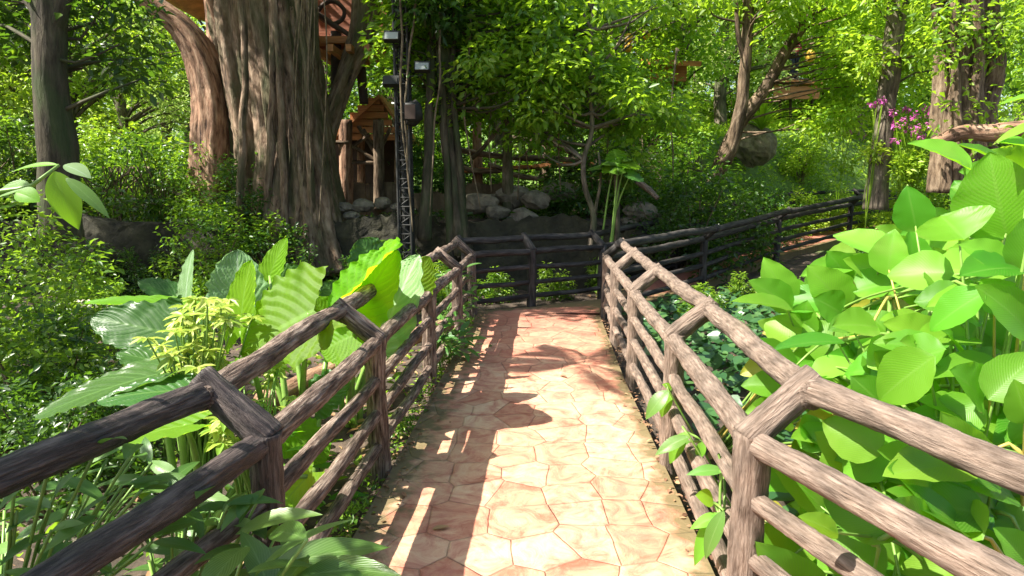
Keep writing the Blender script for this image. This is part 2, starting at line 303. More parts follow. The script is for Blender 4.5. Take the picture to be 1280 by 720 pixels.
def tube(mb, pts, rad, sides=8, step=.3, noise=0., flute=(0, 0), wob=0., mi=0, r=.5, cap=True, nf=5.):
    if np.isscalar(rad): rad = [rad] * len(pts)
    p, R = smooth_path(pts, rad, step); k = len(p)
    if wob:
        s = np.linspace(0, 1, k) * k * step
        for a in range(3):
            ph = rs.rand(3) * 6.28
            p[:, a] += wob * (np.sin(s * 1.3 + ph[0]) * .5 + np.sin(s * 3.1 + ph[1]) * .3 + np.sin(s * 6.3 + ph[2]) * .2) * np.sin(np.linspace(0, PI, k))
    T = nrm(np.gradient(p, axis=0)); up = np.array([0, 0, 1.]) if abs(T[0][2]) < .9 else np.array([1., 0, 0])
    A = np.zeros_like(p); a0 = nrm(np.cross(T[0], up))
    for i in range(k):
        a0 = a0 - T[i] * a0.dot(T[i]); a0 = a0 / max(np.linalg.norm(a0), 1e-9); A[i] = a0
    B = np.cross(T, A); th = np.linspace(0, 2 * PI, sides, endpoint=False)
    L = np.concatenate([[0], np.cumsum(np.linalg.norm(np.diff(p, axis=0), axis=1))])
    rr = R[:, None] * np.ones(sides)[None]
    off = rs.rand(8) * 6.28
    if noise:
        S = L[:, None]; TH = th[None]; q = nf
        rr = rr * (1 + noise * (.5 * np.sin(2 * TH + S * q * .5 + off[0]) + .4 * np.sin(3 * TH - S * q * .9 + off[1]) + .35 * np.sin(5 * TH + S * q * 1.7 + off[2]) + .5 * np.sin(S * q * 1.3 + off[3] + np.sin(TH + off[4])) + .3 * np.sin(7 * TH + S * q * 2.9 + off[5]))
                   + noise * .25 * rs.randn(k, sides))
    if flute[0]:
        rr = rr * (1 + flute[1] * (np.sin(flute[0] * th[None] + off[6] + .5 * np.sin(L[:, None] * .8 + off[7])) + .5 * np.sin((flute[0] * 2 + 1) * th[None] + L[:, None] * .3)))
    V = p[:, None] + rr[..., None] * (np.cos(th)[None, :, None] * A[:, None] + np.sin(th)[None, :, None] * B[:, None])
    o3 = rs.rand() * 30
    lc = np.stack([np.cos(th)[None] * R[:, None], np.sin(th)[None] * R[:, None], np.repeat(L[:, None], sides, 1) + o3], -1)
    lc[..., 0] += o3 * .37
    idx = np.arange(k * sides).reshape(k, sides); n_ = np.roll(idx, -1, 1)
    q = np.stack([idx[:-1], n_[:-1], n_[1:], idx[1:]], -1).reshape(-1, 4)
    V = V.reshape(-1, 3); lc = lc.reshape(-1, 3); fs = [q]
    if cap:
        V = np.vstack([V, p[0], p[-1]]); lc = np.vstack([lc, [o3 * .37, 0, o3], [o3 * .37, 0, o3 + L[-1]]]); c0 = k * sides
        fs += [np.stack([np.full(sides, c0), n_[0], idx[0]], -1), np.stack([np.full(sides, c0 + 1), idx[-1], n_[-1]], -1)]
    mb.add(V, fs, lc, r, mi)
def box(mb, c, s, rot=0., mi=0, tilt=None, r=.5):
    x, y, z = np.array(s) / 2
    v = np.array([[sx * x, sy * y, sz * z] for sz in (-1, 1) for sy in (-1, 1) for sx in (-1, 1)])
    if tilt is not None:
        cx, sx_ = math.cos(tilt), math.sin(tilt); v = v @ np.array([[1, 0, 0], [0, cx, sx_], [0, -sx_, cx]])
    cr, sr = math.cos(rot), math.sin(rot); v = v @ np.array([[cr, sr, 0], [-sr, cr, 0], [0, 0, 1]])
    f = [[0, 2, 3, 1], [4, 5, 7, 6], [0, 1, 5, 4], [2, 6, 7, 3], [0, 4, 6, 2], [1, 3, 7, 5]]
    mb.add(v + np.asarray(c), [np.array(f)], None, r, mi)
def rock(mb, c, s, seed=0, sub=10):
    st = np.random.RandomState(seed); th = np.linspace(0, 2 * PI, sub * 2, endpoint=False); ph = np.linspace(.02, PI - .02, sub)
    d = np.stack([np.sin(ph)[:, None] * np.cos(th), np.sin(ph)[:, None] * np.sin(th), np.cos(ph)[:, None] * np.ones_like(th)], -1)
    h = np.zeros(d.shape[:2]) + 1
    for _ in range(9):
        n0 = nrm(st.randn(3)); k = st.rand() * .25 + .62; h = np.minimum(h, np.where(d @ n0 > .15, k / np.maximum(d @ n0, .15), 9))
    h = h * (1 + .04 * st.randn(*h.shape)); v = d * h[..., None] * np.array(s) + np.array(c)
    k, m = sub, sub * 2; idx = np.arange(k * m).reshape(k, m); n_ = np.roll(idx, -1, 1)
    q = np.stack([idx[:-1], idx[1:], n_[1:], n_[:-1]], -1).reshape(-1, 4)
    mb.add(v.reshape(-1, 3), [q, idx[0][None, :], idx[-1][::-1][None, :]])

# leaf templates: (across, along, up)
T4 = (np.array([[0, 0, 0], [.5, .45, .10], [0, 1, -.12], [-.5, .45, .10]]), np.array([[0, 1, 2], [0, 2, 3]]))
T8 = (np.array([[0, 0, 0], [.34, .18, .05], [.5, .48, .06], [.28, .8, -.02], [0, 1, -.16], [-.28, .8, -.02], [-.5, .48, .06], [-.34, .18, .05], [0, .5, -.03]]),
      np.array([[0, 1, 8], [1, 2, 8], [2, 3, 8], [3, 4, 8], [4, 5, 8], [5, 6, 8], [6, 7, 8], [7, 0, 8]]))
TH = (np.array([[0, 0, 0], [.3, -.16, .05], [.5, .12, .07], [.44, .5, .04], [.2, .82, -.03], [0, 1, -.1], [-.2, .82, -.03], [-.44, .5, .04], [-.5, .12, .07], [-.3, -.16, .05], [0, .45, -.04]]),
      np.array([[0, 1, 10], [1, 2, 10], [2, 3, 10], [3, 4, 10], [4, 5, 10], [5, 6, 10], [6, 7, 10], [7, 8, 10], [8, 9, 10], [9, 0, 10]]))
def leaves(mb, p, d, n, L, W, T=T4, r=None, mi=0, st=None):
    k = len(p); d = nrm(d); s = nrm(np.cross(d, n)); n = np.cross(s, d); tv, tf = T
    L = np.broadcast_to(L, (k,)); W = np.broadcast_to(W, (k,))
    v = p[:, None] + tv[None, :, 0, None] * W[:, None, None] * s[:, None] + tv[None, :, 1, None] * L[:, None, None] * d[:, None] + tv[None, :, 2, None] * L[:, None, None] * n[:, None]
    f = tf[None] + (np.arange(k) * len(tv))[:, None, None]
    rr = (st or rs).rand(k) if r is None else np.broadcast_to(r, (k,))
    lc = np.broadcast_to(np.stack([tv[:, 0] * 2, tv[:, 1], tv[:, 2] * 0], -1)[None], v.shape)
    mb.add(v.reshape(-1, 3), [f.reshape(-1, tf.shape[1])], lc.reshape(-1, 3), np.repeat(rr, len(tv)), mi)
def rand_dirs(k, st): return nrm(st.randn(k, 3))
def proj(c):
    v = np.asarray(c, float) - [0, 0, CAMH]; cp, sp = math.cos(PITCH), math.sin(PITCH); dep = v[1] * cp - v[2] * sp
    return 640 + F * v[0] / dep, 360 - F * (v[1] * sp + v[2] * cp) / dep
GAPS = [(968, 58, 1022, 122, 23), (772, 32, 824, 66, 16.5), (408, 118, 500, 270, 13), (385, -20, 445, 60, 12.5), (468, 30, 545, 155, 10.6), (800, 62, 870, 92, 16), (925, 130, 985, 215, 18), (905, 0, 945, 200, 14.3), (1095, 90, 1125, 250, 12.5)]
def in_gap(c, grow=8):
    if c[1] < 1: return False
    x, y = proj(c)
    return any(a - grow < x < d + grow and b - grow < y < e + grow and c[1] < z for a, b, d, e, z in GAPS)
def clump(mb, c, rad, k, L, asp=.45, T=T4, droop=.3, upb=1.2, st=rs, flat=1., mi=0):
    """leaves in a loose shell round c"""
    u = rand_dirs(k, st); q = st.rand(k) ** .45; rad = np.asarray(rad) * np.ones(3)
    p = np.asarray(c) + u * q[:, None] * rad
    d = u * .7 + st.randn(k, 3) * .6; d[:, 2] = d[:, 2] * .5 - droop
    n = st.randn(k, 3) * .7; n[:, 2] += upb
    LL = L * (.6 + .7 * st.rand(k)); cr_ = st.rand(); leaves(mb, p, d, n, LL, LL * asp, T, np.clip(cr_ * .62 + st.rand(k) * .45 - .04, 0, 1), mi, st)

def tag(o, label=None, cat=None, group=None, kind=None):
    if label: o['label'] = label
    if cat: o['category'] = cat
    if group: o['group'] = group
    if kind: o['kind'] = kind
    return o
def thing(name, label, cat, loc=(0, 0, 0), group=None):
    o = bpy.data.objects.new(name, None); C.objects.link(o); o.location = loc; o.empty_display_size = .2
    return tag(o, label, cat, group)
def copy_thing(root, loc, rz, sc, label, group=None):
    r = root.copy(); C.objects.link(r); r.location = loc; r.rotation_euler = (0, 0, rz); r.scale = (sc, sc, sc) if np.isscalar(sc) else sc
    tag(r, label, None, group)
    for ch in list(root.children):
        c = ch.copy(); C.objects.link(c); c.parent = r
    return r

# ------------------------------------------------------------------ terrain
def sstep(a, b, x): t = np.clip((x - a) / (b - a), 0, 1); return t * t * (3 - 2 * t)
def wall_y(x): return 11.6 + .15 * np.sin(x * 1.3)
def side_h(x, y):            # rise of the turned path
    s = (x - 1.2) * .62 + (y - 9.2) * .78
    return .62 * sstep(0, 12, s) * 1.0
def ground(x, y):
    x = np.asarray(x, float); y = np.asarray(y, float)
    z = -.12 - .10 * sstep(-1.2, -3, x) - .1 * sstep(1.4, 2.5, x) * (1 - sstep(5, 9, y))
    z = z + 1.18 * sstep(-.35, .1, y - wall_y(x)) * (1 - sstep(1.7, 3.2, x))       # terrace held by the wall
    z = z + (side_h(x, y)) * sstep(1.2, 2.5, x)
    fl = np.interp(x, [1.36, 3, 4.9, 7.2, 9.9, 12.8, 20], [9.85, 12, 14.3, 16.6, 18.8, 20.9, 25])
    far = sstep(.35, 4.0, y - fl) * sstep(1.6, 3.5, x) * 2.5
    z = z + far + np.maximum(y - 19, 0) * .13 * (1 - sstep(45, 90, y) * .3) + .06 * np.sin(x * 1.1 + y * .7) * sstep(12, 16, y)
    z = z - .35 * sstep(-2.5, -5, x) * (1 - sstep(9.5, 11, y)) * 0
    return z
def gz(x, y): return float(ground(x, y))
def make_ground():
    xs = np.concatenate([np.linspace(-180, -26, 24), np.linspace(-25, 25, 170), np.linspace(26, 180, 24)])
    ys = np.concatenate([np.linspace(-40, -3, 14), np.linspace(-2.7, 26, 190), np.linspace(27, 260, 60)])
    X, Y = np.meshgrid(xs, ys); Z = ground(X, Y)
    Z = Z + .02 * rs.randn(*Z.shape) * (np.abs(X) < 25)
    k, m = X.shape; idx = np.arange(k * m).reshape(k, m)
    q = np.stack([idx[:-1, :-1], idx[:-1, 1:], idx[1:, 1:], idx[1:, :-1]], -1).reshape(-1, 4)
    g = sstep(12, 16, Y) * sstep(3, 6, X) * .9 + sstep(20, 26, Y) * .8
    mb = MB(); mb.add(np.stack([X, Y, Z], -1).reshape(-1, 3), q, None, np.clip(g, 0, 1).ravel())
    tag(mb.build('ground', M['soil']), kind='structure')
make_ground()

# fence lines (post positions, x, y, z)
Lp = [(-1.62, -1.2), (-1.27, .5), (-.875, 2.21), (-.788, 3.71), (-.70, 5.45), (-.60, 7.1), (-.532, 8.57)]
Rp = [(1.85, -1.0), (1.40, .5), (.847, 2.21), (.955, 3.79), (1.04, 5.52), (1.12, 7.0), (1.22, 8.40)]
Near = [(1.22, 8.40), (3.1, 10.6), (5.25, 13.0), (7.8, 15.2), (10.6, 17.4), (13.6, 19.4)]
Far = [(-.60, 8.62), (.28, 9.16), (1.36, 9.85), (3.0, 12.0), (4.9, 14.3), (7.2, 16.6), (9.9, 18.8), (12.8, 20.9)]
def make_path():
    # rows of cross sections: straight walk then the turn
    rows = []
    ys = np.linspace(-2, 8.6, 110)
    for y in ys:
        xl = np.interp(y, [-2, -1.2, .5, 2.21, 3.71, 5.45, 8.57, 9], [-1.72, -1.55, -1.18, -.80, -.715, -.63, -.46, -.44]); xr = np.interp(y, [-2, -1.2, .5, 2.21, 3.79, 5.52, 8.4, 9], [1.9, 1.8, 1.34, .86, .92, .98, 1.15, 1.2])
        rows.append(((xl, y), (xr, y)))
    # end apron and side branch
    rows.append(((-.50, 8.72), (1.2, 8.45)))
    rows.append(((.25, 9.05), (1.22, 8.47)))
    rows.append(((1.33, 9.72), (1.30, 8.57)))
    n0 = np.array(Near, float)[1:]; f0 = np.array(Far, float)
    for nx, ny in n0:
        d = np.array([-.72, .69]); rows.append(((nx + d[0] * 1.35, ny + d[1] * 1.35), (nx + d[0] * .08, ny + d[1] * .08)))
    V = []; R = []; m = 15
    for (a, b) in rows:
        for i in range(m):
            t = i / (m - 1); x = a[0] + (b[0] - a[0]) * t; y = a[1] + (b[1] - a[1]) * t
            V.append((x, y, side_h(np.array(x), np.array(y)) * (1 if x > 1 else 0)))
            R.append(max(0, 1 - t * (b[0] - a[0]) / .40, 1 - (1 - t) * (b[0] - a[0]) / .22))
    V = np.array(V, float); k = len(rows); idx = np.arange(k * m).reshape(k, m)
    q = np.stack([idx[:-1, :-1], idx[:-1, 1:], idx[1:, 1:], idx[1:, :-1]], -1).reshape(-1, 4)
    mb = MB(); mb.add(V, q, None, np.array(R))
    # slab sides
    for col in (0, m - 1):
        e = V[idx[:, col]]; lo = e - np.array([0, 0, .3]); vv = np.vstack([e, lo]); j = np.arange(k - 1)
        f = np.stack([j, j + 1, j + 1 + k, j + k], -1); mb.add(vv, f, None, 1.)
    tag(mb.build('path', M['path'], smooth=False), kind='structure')
make_path()

# ------------------------------------------------------------------ fences
def log(p, q, r, mat, name, parent, fine=True, noise=.07, wob=.012, sides=None):
    mb = MB(); tube(mb, [p, q], [r, r * .96], sides or (28 if fine else 10), .018 if fine else .12, noise, wob=wob, nf=11)
    return mb.build(name, mat, parent)
def fence(name, label, posts, side, mats, zf=None, fine=lambda i: True, skip_in=(), lowers=(.545, .34, .14), outer=True, first_post=0, cat='log fence', rr=.047):
    root = thing(name, label, cat, (0, 0, 0))
    pts = []
    for (x, y) in posts:
        z = zf(x, y) if zf else 0.; pts.append(np.array([x, y, z]))
    outs = []
    for i, p in enumerate(pts):
        a = pts[max(i - 1, 0)]; b = pts[min(i + 1, len(pts) - 1)]; t = nrm((b - a)); o = np.array([t[1], -t[0], 0]) * side
        outs.append(p + o * .2 + np.array([0, 0, .945]))
    for i, p in enumerate(pts):
        pm, bm = (mats(i, 'post'), mats(i, 'bracket'))
        jit = rs.randn(2) * .008
        log(p + [0, 0, -.35], p + [jit[0], jit[1], .80], .062, pm, 'post', root, fine(i), .09)
        if outer:
            o = outs[i]; inn = p + [0, 0, .775]; dv = nrm(o - inn)
            log(inn - dv * .03 + [0, 0, .015], o + dv * .045 + [0, 0, .012], .058, bm, 'bracket', root, fine(i), .08, .004)
    for i in range(len(pts) - 1):
        a, b = pts[i], pts[i + 1]; d = nrm(b - a); rm = mats(i, 'rail'); fi = fine(i)
        h = lambda: rs.randn() * .006
        log(a + [0, 0, .765 + h()] - d * .04, b + [0, 0, .765 + h()] + d * .03, rr, rm, 'top_rail', root, fi)
        if outer: log(outs[i] - d * .06 + [0, 0, h()], outs[i + 1] + d * .05 + [0, 0, h()], rr * 1.05, rm, 'outer_rail', root, fi)
        for z in lowers:
            log(a + [0, 0, z + h()] + d * .02, b + [0, 0, z + h()] - d * .02, rr * .76, rm if rm is not M['log_shade'] else M['log_mid'], 'lower_rail', root, fi)
    return root
fence('log_fence', 'weathered brown log fence on the left edge of the path, near end almost black with painted shade', Lp, -1,
      lambda i, k: M['log_shade'] if (i < 2 or (i == 2 and k != 'rail')) else (M['log_mid'] if k == 'rail' or i > 2 else M['log']), fine=lambda i: 1 <= i <= 4)
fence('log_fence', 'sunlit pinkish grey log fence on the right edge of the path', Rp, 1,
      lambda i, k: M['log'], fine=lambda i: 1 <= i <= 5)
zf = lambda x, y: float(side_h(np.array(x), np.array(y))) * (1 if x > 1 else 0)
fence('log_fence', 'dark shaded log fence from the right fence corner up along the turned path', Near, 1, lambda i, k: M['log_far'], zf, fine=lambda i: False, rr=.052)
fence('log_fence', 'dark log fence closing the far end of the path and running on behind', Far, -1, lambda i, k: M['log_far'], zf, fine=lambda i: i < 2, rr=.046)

# weathered log edging lying behind the left fence
mb = MB(); tube(mb, [P(330, 505, 4.2) , P(420, 462, 4.9), P(560, 405, 6.6)], [.085, .08, .07], 18, .06, .08, wob=.03)
tag(mb.build('fallen_log', M['trunk_red']), 'reddish brown log lying behind the left fence under the huge leaves', 'log')

# ------------------------------------------------------------------ big leaves
def blade(mb, A, B, W, nh, kind='paddle', bend=.12, cup=.18, wave=.0, seed=0, ns=22, nt_=13, r=None, fold=0.):
    st = np.random.RandomState(seed); A = np.asarray(A, float); B = np.asarray(B, float)
    L = np.linalg.norm(B - A); d = nrm(B - A); nh = np.asarray(nh, float); s = nrm(np.cross(d, nh)); n = np.cross(s, d)
    S = np.linspace(0, 1, ns)[:, None]; T = np.linspace(-1, 1, nt_)[None]
    if kind == 'paddle': w = (np.sin(PI * np.clip(S, .0, 1) ** .74) ** .78) * .5
    elif kind == 'lance': w = (np.sin(PI * np.clip(S, 0, 1) ** .8) ** .9) * .5
    else: w = np.clip(1 - S ** 2.3, 0, 1) ** .72 * .5 * (1 - .12 * (1 - S) ** 4)
    along = S * np.ones_like(T)
    if kind == 'heart':
        back = .34 * np.abs(T) ** 1.1 * (1 - S) ** 2.2; notch = np.exp(-(T / .16) ** 2) * 0; along = along - back
        w = w * (.72 + .28 * sstep(0, .25, S) + .0)
    ph = st.rand(4) * 6.28; x = T * w
    up = -bend * (S ** 2) * np.ones_like(T) + bend * S * .8
    upW = cup * np.abs(T) ** 1.6 * w * 2
    if kind == 'heart': upW = upW + .028 * np.cos(2 * PI * 8 * (S - .55 * np.abs(T))) * np.clip(np.abs(T) * 3, 0, 1)
    wv = wave * np.abs(T) ** 1.5 * (np.sin(S * 21 + ph[0] + T * 2) + .6 * np.sin(S * 37 + ph[1]) + .6 * np.sin(T * 3 + ph[2]))
    tw = .06 * np.sin(S * 3 + ph[3]) * T
    x = x * (1 + wave * 1.2 * np.abs(T) * np.sin(S * 27 + ph[2]))
    if kind == 'heart': x = x * (1 + .05 * np.abs(T) ** 3 * (np.sin(S * 46 + ph[0]) + .7 * np.sin(S * 23 + ph[1])))
    if fold: x = x * math.cos(fold); upW = upW + np.abs(T) * w * math.sin(fold) * W / L * 1.
    V = A + (along * L)[..., None] * d + (x * W)[..., None] * s + ((up * L + (upW + wv + tw * .5) * W * .5))[..., None] * n
    idx = np.arange(ns * nt_).reshape(ns, nt_); q = np.stack([idx[:-1, :-1], idx[:-1, 1:], idx[1:, 1:], idx[1:, :-1]], -1).reshape(-1, 4)
    lc = np.stack([T * np.ones_like(S), S * np.ones_like(T), 0 * S * T], -1)
    mb.add(V.reshape(-1, 3), q, lc.reshape(-1, 3), st.rand() if r is None else r)

STEM_MIDS = []
def leaf_plant(name, label, cat, base, specs, group=None, stalk='stalk', sr=.012):
    """specs: (A, B, width, normal, kind, material, opts)"""
    base = np.array(base, float); root = thing(name, label, cat, base, group)
    mids = []
    for j, (A, B, W, nh, kind, mat, opt) in enumerate(specs):
        opt = dict(opt); short = opt.pop('rand', 0)
        mb = MB(); blade(mb, A, B, W, nh, kind, seed=j * 7 + int(abs(A[0]) * 100), **opt); mb.build('leaf', M[mat], root, loc=base)
        off = rs.randn(2) * .06; b0 = base + [off[0], off[1], -.05]; A = np.array(A); d = nrm(np.array(B) - A)
        mid = b0 * .45 + A * .55 + np.array([0, 0, .12 * np.linalg.norm(A - b0)])
        e = A + d * .03
        if short and mids and j % 4:
            q = min(mids, key=lambda m_: np.linalg.norm(m_ - A)); b0 = q; mid = (q + A) / 2 + np.array([0, 0, .05])
        else: mids.append(mid); mids.append(mid * .4 + A * .6)
        mb = MB(); tube(mb, [b0, mid, e], [sr * 1.5, sr, sr * .6], 7, .08); mb.build('stem', M[stalk if isinstance(stalk, str) else stalk[j % len(stalk)]], root, loc=base)
    return root

CAMV = np.array([0, 0, CAMH])
def spec(bpx, tpx, y0, wpx, mat='paddle', kind='paddle', dy=0., face=.55, upn=.7, side=0., **opt):
    """leaf from base pixel to tip pixel at distance y0; wpx width; normal is a mix of up, towards the viewer and sideways"""
    A = P(bpx[0], bpx[1], y0); B = P(tpx[0], tpx[1], y0 + dy); W = wpx / F * y0 * (1.18 if kind == 'heart' else 1.)
    to = nrm(CAMV - (A + B) / 2); n = to * face + np.array([0, 0, 1.]) * upn + np.array([-1., 0, 0]) * side
    return (A, B, W, n, kind, mat, opt)

# right-hand paddle-leaved plants
RL = [
 spec((1260, 300), (1236, 190), 2.5, 100, face=1, upn=.2, side=.3),
 spec((1215, 214), (1137, 176), 2.6, 62, face=.5, upn=.6, side=-.5, dy=.1),
 spec((1262, 215), (1198, 178), 2.9, 40, face=.4, upn=.9),
 spec((1146, 290), (1134, 232), 2.9, 46, face=1, upn=.2, mat='paddle'),
 spec((1205, 300), (1175, 268), 2.45, 92, face=.8, upn=.7, dy=.12),
 spec((1110, 322), (1042, 292), 3.1, 62, face=.4, upn=1, dy=.2),
 spec((1110, 345), (1118, 286), 2.9, 46, face=1, upn=.3, side=.4),
 spec((1140, 340), (1138, 288), 3.0, 44, face=1, upn=.1, side=-.5),
 spec((988, 380), (955, 322), 3.3, 44, face=1, upn=.3, side=.2),
 spec((990, 386), (937, 350), 3.2, 42, face=.8, upn=.5),
 spec((992, 388), (914, 374), 3.1, 38, face=.35, upn=1),
 spec((1058, 386), (1010, 332), 3.2, 54, face=1, upn=.3),
 spec((1062, 350), (1034, 314), 3.5, 42, face=1, upn=.4),
 spec((1052, 392), (1018, 372), 2.95, 46, face=.9, upn=.4),
 spec((1056, 428), (966, 434), 2.7, 36, face=.35, upn=1, side=.2),
 spec((1072, 405), (1035, 412), 2.8, 34, face=.6, upn=.7),
 spec((1130, 440), (1084, 458), 2.5, 60, face=.8, upn=.6),
 spec((1288, 418), (1222, 356), 2.2, 62, face=.9, upn=.3, side=-.5),
 spec((1250, 452), (1156, 470), 2.25, 44, face=.5, upn=.8),
 spec((1235, 500), (1300, 440), 2.1, 60, face=.9, upn=.4),
 spec((1170, 410), (1100, 398), 2.7, 46, face=.4, upn=1),
 spec((1180, 372), (1110, 366), 2.9, 44, face=.35, upn=1),
 spec((1240, 330), (1165, 340), 2.7, 60, face=.5, upn=.8),
 spec((1230, 400), (1190, 372), 2.5, 44, face=.8, upn=.6),
 spec((1280, 345), (1296, 262), 2.3, 60, face=1, upn=.2, side=-.3),
 spec((1300, 190), (1245, 176), 2.4, 38, face=.4, upn=.9),
 spec((1330, 120), (1248, 128), 2.2, 22, face=.3, upn=1),
 spec((1330, 150), (1240, 178), 2.4, 26, face=.3, upn=.9),
 spec((1085, 540), (1038, 572), 2.35, 48, face=.8, upn=.6),
 spec((1078, 590), (1020, 540), 2.3, 56, face=1, upn=.3),
 spec((1060, 650), (1138, 708), 2.1, 62, face=.7, upn=.7),
 spec((1048, 668), (998, 645), 1.75, 34, face=.7, upn=.7),
 spec((1150, 560), (1098, 505), 2.3, 46, face=.9, upn=.4),
 spec((1175, 590), (1110, 600), 2.1, 50, face=.8, upn=.6),
 spec((1200, 640), (1120, 640), 2.0, 54, face=.6, upn=.8),
 spec((1290, 715), (1244, 660), 1.7, 60, face=.8, upn=.6),
 spec((1250, 610), (1170, 560), 1.95, 54, face=.7, upn=.7),
 spec((1120, 500), (1050, 490), 2.6, 40, face=.6, upn=.8),
 spec((1210, 520), (1150, 500), 2.2, 46, face=.6, upn=.8),
 spec((1285, 530), (1268, 475), 1.9, 44, face=1, upn=.2),
 spec((1035, 370), (1062, 345), 3.4, 40, face=.8, upn=.5, side=-.4),
 spec((1015, 470), (1075, 452), 2.9, 40, face=.5, upn=.8),
 spec((1040, 600), (1062, 545), 2.5, 44, face=.9, upn=.4),
 spec((1000, 560), (1040, 530), 2.8, 40, face=.9, upn=.3),
]
st = np.random.RandomState(21)
for i in range(330):                    # the mass of leaves behind and between
    px = st.uniform(985, 1345); lim = np.interp(px, [985, 1060, 1140, 1340], [380, 330, 270, 150]); py = st.uniform(lim, 760) if i % 3 else st.uniform(lim, 470)
    y0 = np.interp(py, [150, 400, 760], [3.6, 3.1, 2.1]) + st.uniform(.0, .9)
    ang = st.uniform(-2.6, 1.2) if st.rand() < .3 else st.uniform(-3.6, -1.6); ln = st.uniform(62, 104) * 2.6 / y0
    t = (px + math.cos(ang) * ln, py + math.sin(ang) * ln * .75)
    if t[1] < np.interp(t[0], [985, 1060, 1140, 1340], [380, 330, 270, 150]) - 30: continue
    RL.append(spec((px, py), t, y0, mat='paddle_old' if i % 17 == 5 else 'paddle', wpx=st.uniform(44, 68) * 2.6 / y0, face=st.uniform(.45, 1), upn=st.uniform(.2, .9), side=st.uniform(-.4, .5), dy=st.uniform(-.15, .2), rand=1))
for i in range(120):                    # nearer layer hiding the stalks
    px = st.uniform(1095, 1330); py = st.uniform(330 if px > 1180 else 400, 770); y0 = np.interp(py, [330, 760], [2.35, 1.75]) + st.uniform(-.1, .5)
    ang = st.uniform(-4.0, -1.9); ln = st.uniform(60, 100) * 2.3 / y0
    RL.append(spec((px, py), (px + math.cos(ang) * ln, py + math.sin(ang) * ln * .7), y0, st.uniform(46, 70) * 2.3 / y0, face=st.uniform(.4, 1), upn=st.uniform(.3, .9), side=st.uniform(-.4, .6), dy=st.uniform(-.1, .2), rand=1))
bases = [((1.75, 3.55), 'paddle leaf plant spreading low bright leaves just behind the right fence rails'),
         ((2.35, 3.0), 'tall paddle leaf plant with the largest upright leaf at the right edge'),
         ((2.55, 3.9), 'paddle leaf plant in the thick of the clump, between taller neighbours'),
         ((1.75, 2.35), 'paddle leaf plant nearest the viewer, leaves pushing between the right fence rails'),
         ((1.45, 4.35), 'paddle leaf plant farthest along the right fence with rounded cupped leaves')]
gr = [[] for _ in bases]
for s in RL:
    A = s[0]; j = min(range(5), key=lambda j: math.hypot(A[0] - bases[j][0][0], (A[1] - bases[j][0][1])) + .03 * max(0, len(gr[j]) - 50) + (50 if len(gr[j]) > 96 else 0)); gr[j].append(s)
for (b, lab), ss in zip(bases, gr):
    if not ss: print('EMPTY', lab); continue
    leaf_plant('paddle_leaf_plant', lab, 'plant', (b[0], b[1], gz(*b)), [(a, c, w_, n_, k, m, dict(cup=.3, bend=.22, wave=.022, ns=16, nt_=9) | o) for (a, c, w_, n_, k, m, o) in ss], 'paddle leaf plants behind the right fence', ('stalk', 'stalk', 'stalk', 'stalk', 'stalk_yellow'), .0065)

# left-hand elephant ears
hk = dict(kind='heart', wave=.018, ns=60, nt_=25, cup=.12)
EL_ = [
 [spec((392, 388), (300, 440), 3.5, 132, 'blade_bright', face=.9, upn=.5, side=.65, **hk),
  spec((300, 420), (312, 325), 3.7, 62, 'blade_bright', face=.7, upn=.1, side=.7, **hk),
  spec((300, 388), (296, 312), 4.2, 74, 'blade_grey', face=.9, upn=.5, side=.3, **hk),
  spec((335, 350), (358, 297), 4.3, 34, 'blade_bright', face=.8, upn=.2, side=.5, **hk),
  spec((352, 362), (392, 344), 4.5, 52, 'blade_dark', face=1, upn=.3, **hk),
  spec((425, 380), (405, 352), 4.9, 46, 'blade_dark', face=.9, upn=.3, side=-.4, **hk)],
 [((-1.22, 4.55, .78), (-.74, 4.22, 1.32), .80, (-.66, -.1, .62), 'heart', 'blade_bright', dict(wave=.02, ns=60, nt_=25, cup=.12)),
  spec((446, 392), (496, 312), 4.4, 100, 'blade_bright', face=.9, upn=.4, side=.6, **hk),
  spec((480, 420), (522, 318), 4.85, 84, 'blade_grey', face=.8, upn=.5, side=.5, **hk),
  spec((470, 335), (450, 298), 5.0, 60, 'blade_dark', face=1, upn=.3, **hk),
  spec((415, 405), (392, 372), 4.6, 50, 'blade_bright', face=.9, upn=.3, **hk),
  spec((440, 420), (400, 440), 4.1, 70, 'blade_bright', face=.8, upn=.5, **hk),
  spec((520, 365), (535, 320), 5.4, 40, 'blade_bright', face=.8, upn=.5, **hk)],
 [spec((232, 380), (240, 312), 4.6, 36, 'blade_grey', face=.7, upn=.2, side=.8, **hk),
  spec((222, 372), (172, 350), 4.8, 34, 'blade_dark', face=.7, upn=.7, **hk),
  spec((222, 420), (112, 396), 3.9, 76, 'blade_dark', face=.9, upn=.35, side=-.3, **hk),
  spec((230, 395), (195, 425), 4.2, 56, 'blade_dark', face=.9, upn=.35, **hk),
  spec((225, 382), (105, 376), 4.3, 40, 'blade_bright', face=.2, upn=1, **hk),
  spec((205, 455), (145, 440), 3.6, 50, 'blade_dark', face=.6, upn=.9, **hk)],
 [spec((196, 468), (40, 520), 3.2, 84, 'blade_dark', face=.35, upn=1, **hk),
  spec((225, 488), (120, 500), 3.0, 60, 'blade_dark', face=.4, upn=1, **hk),
  spec((240, 530), (120, 560), 2.8, 56, 'blade_bright', face=.3, upn=1, **hk),
  spec((300, 470), (262, 500), 3.1, 50, 'blade_bright', face=.6, upn=.8, **hk),
  spec((360, 540), (410, 575), 3.3, 62, 'blade_bright', face=.7, upn=.7, **hk),
  spec((400, 500), (440, 470), 3.8, 60, 'blade_dark', face=.7, upn=.7, **hk),
  spec((390, 590), (345, 640), 2.9, 60, 'blade_bright', face=.7, upn=.7, **hk)]]
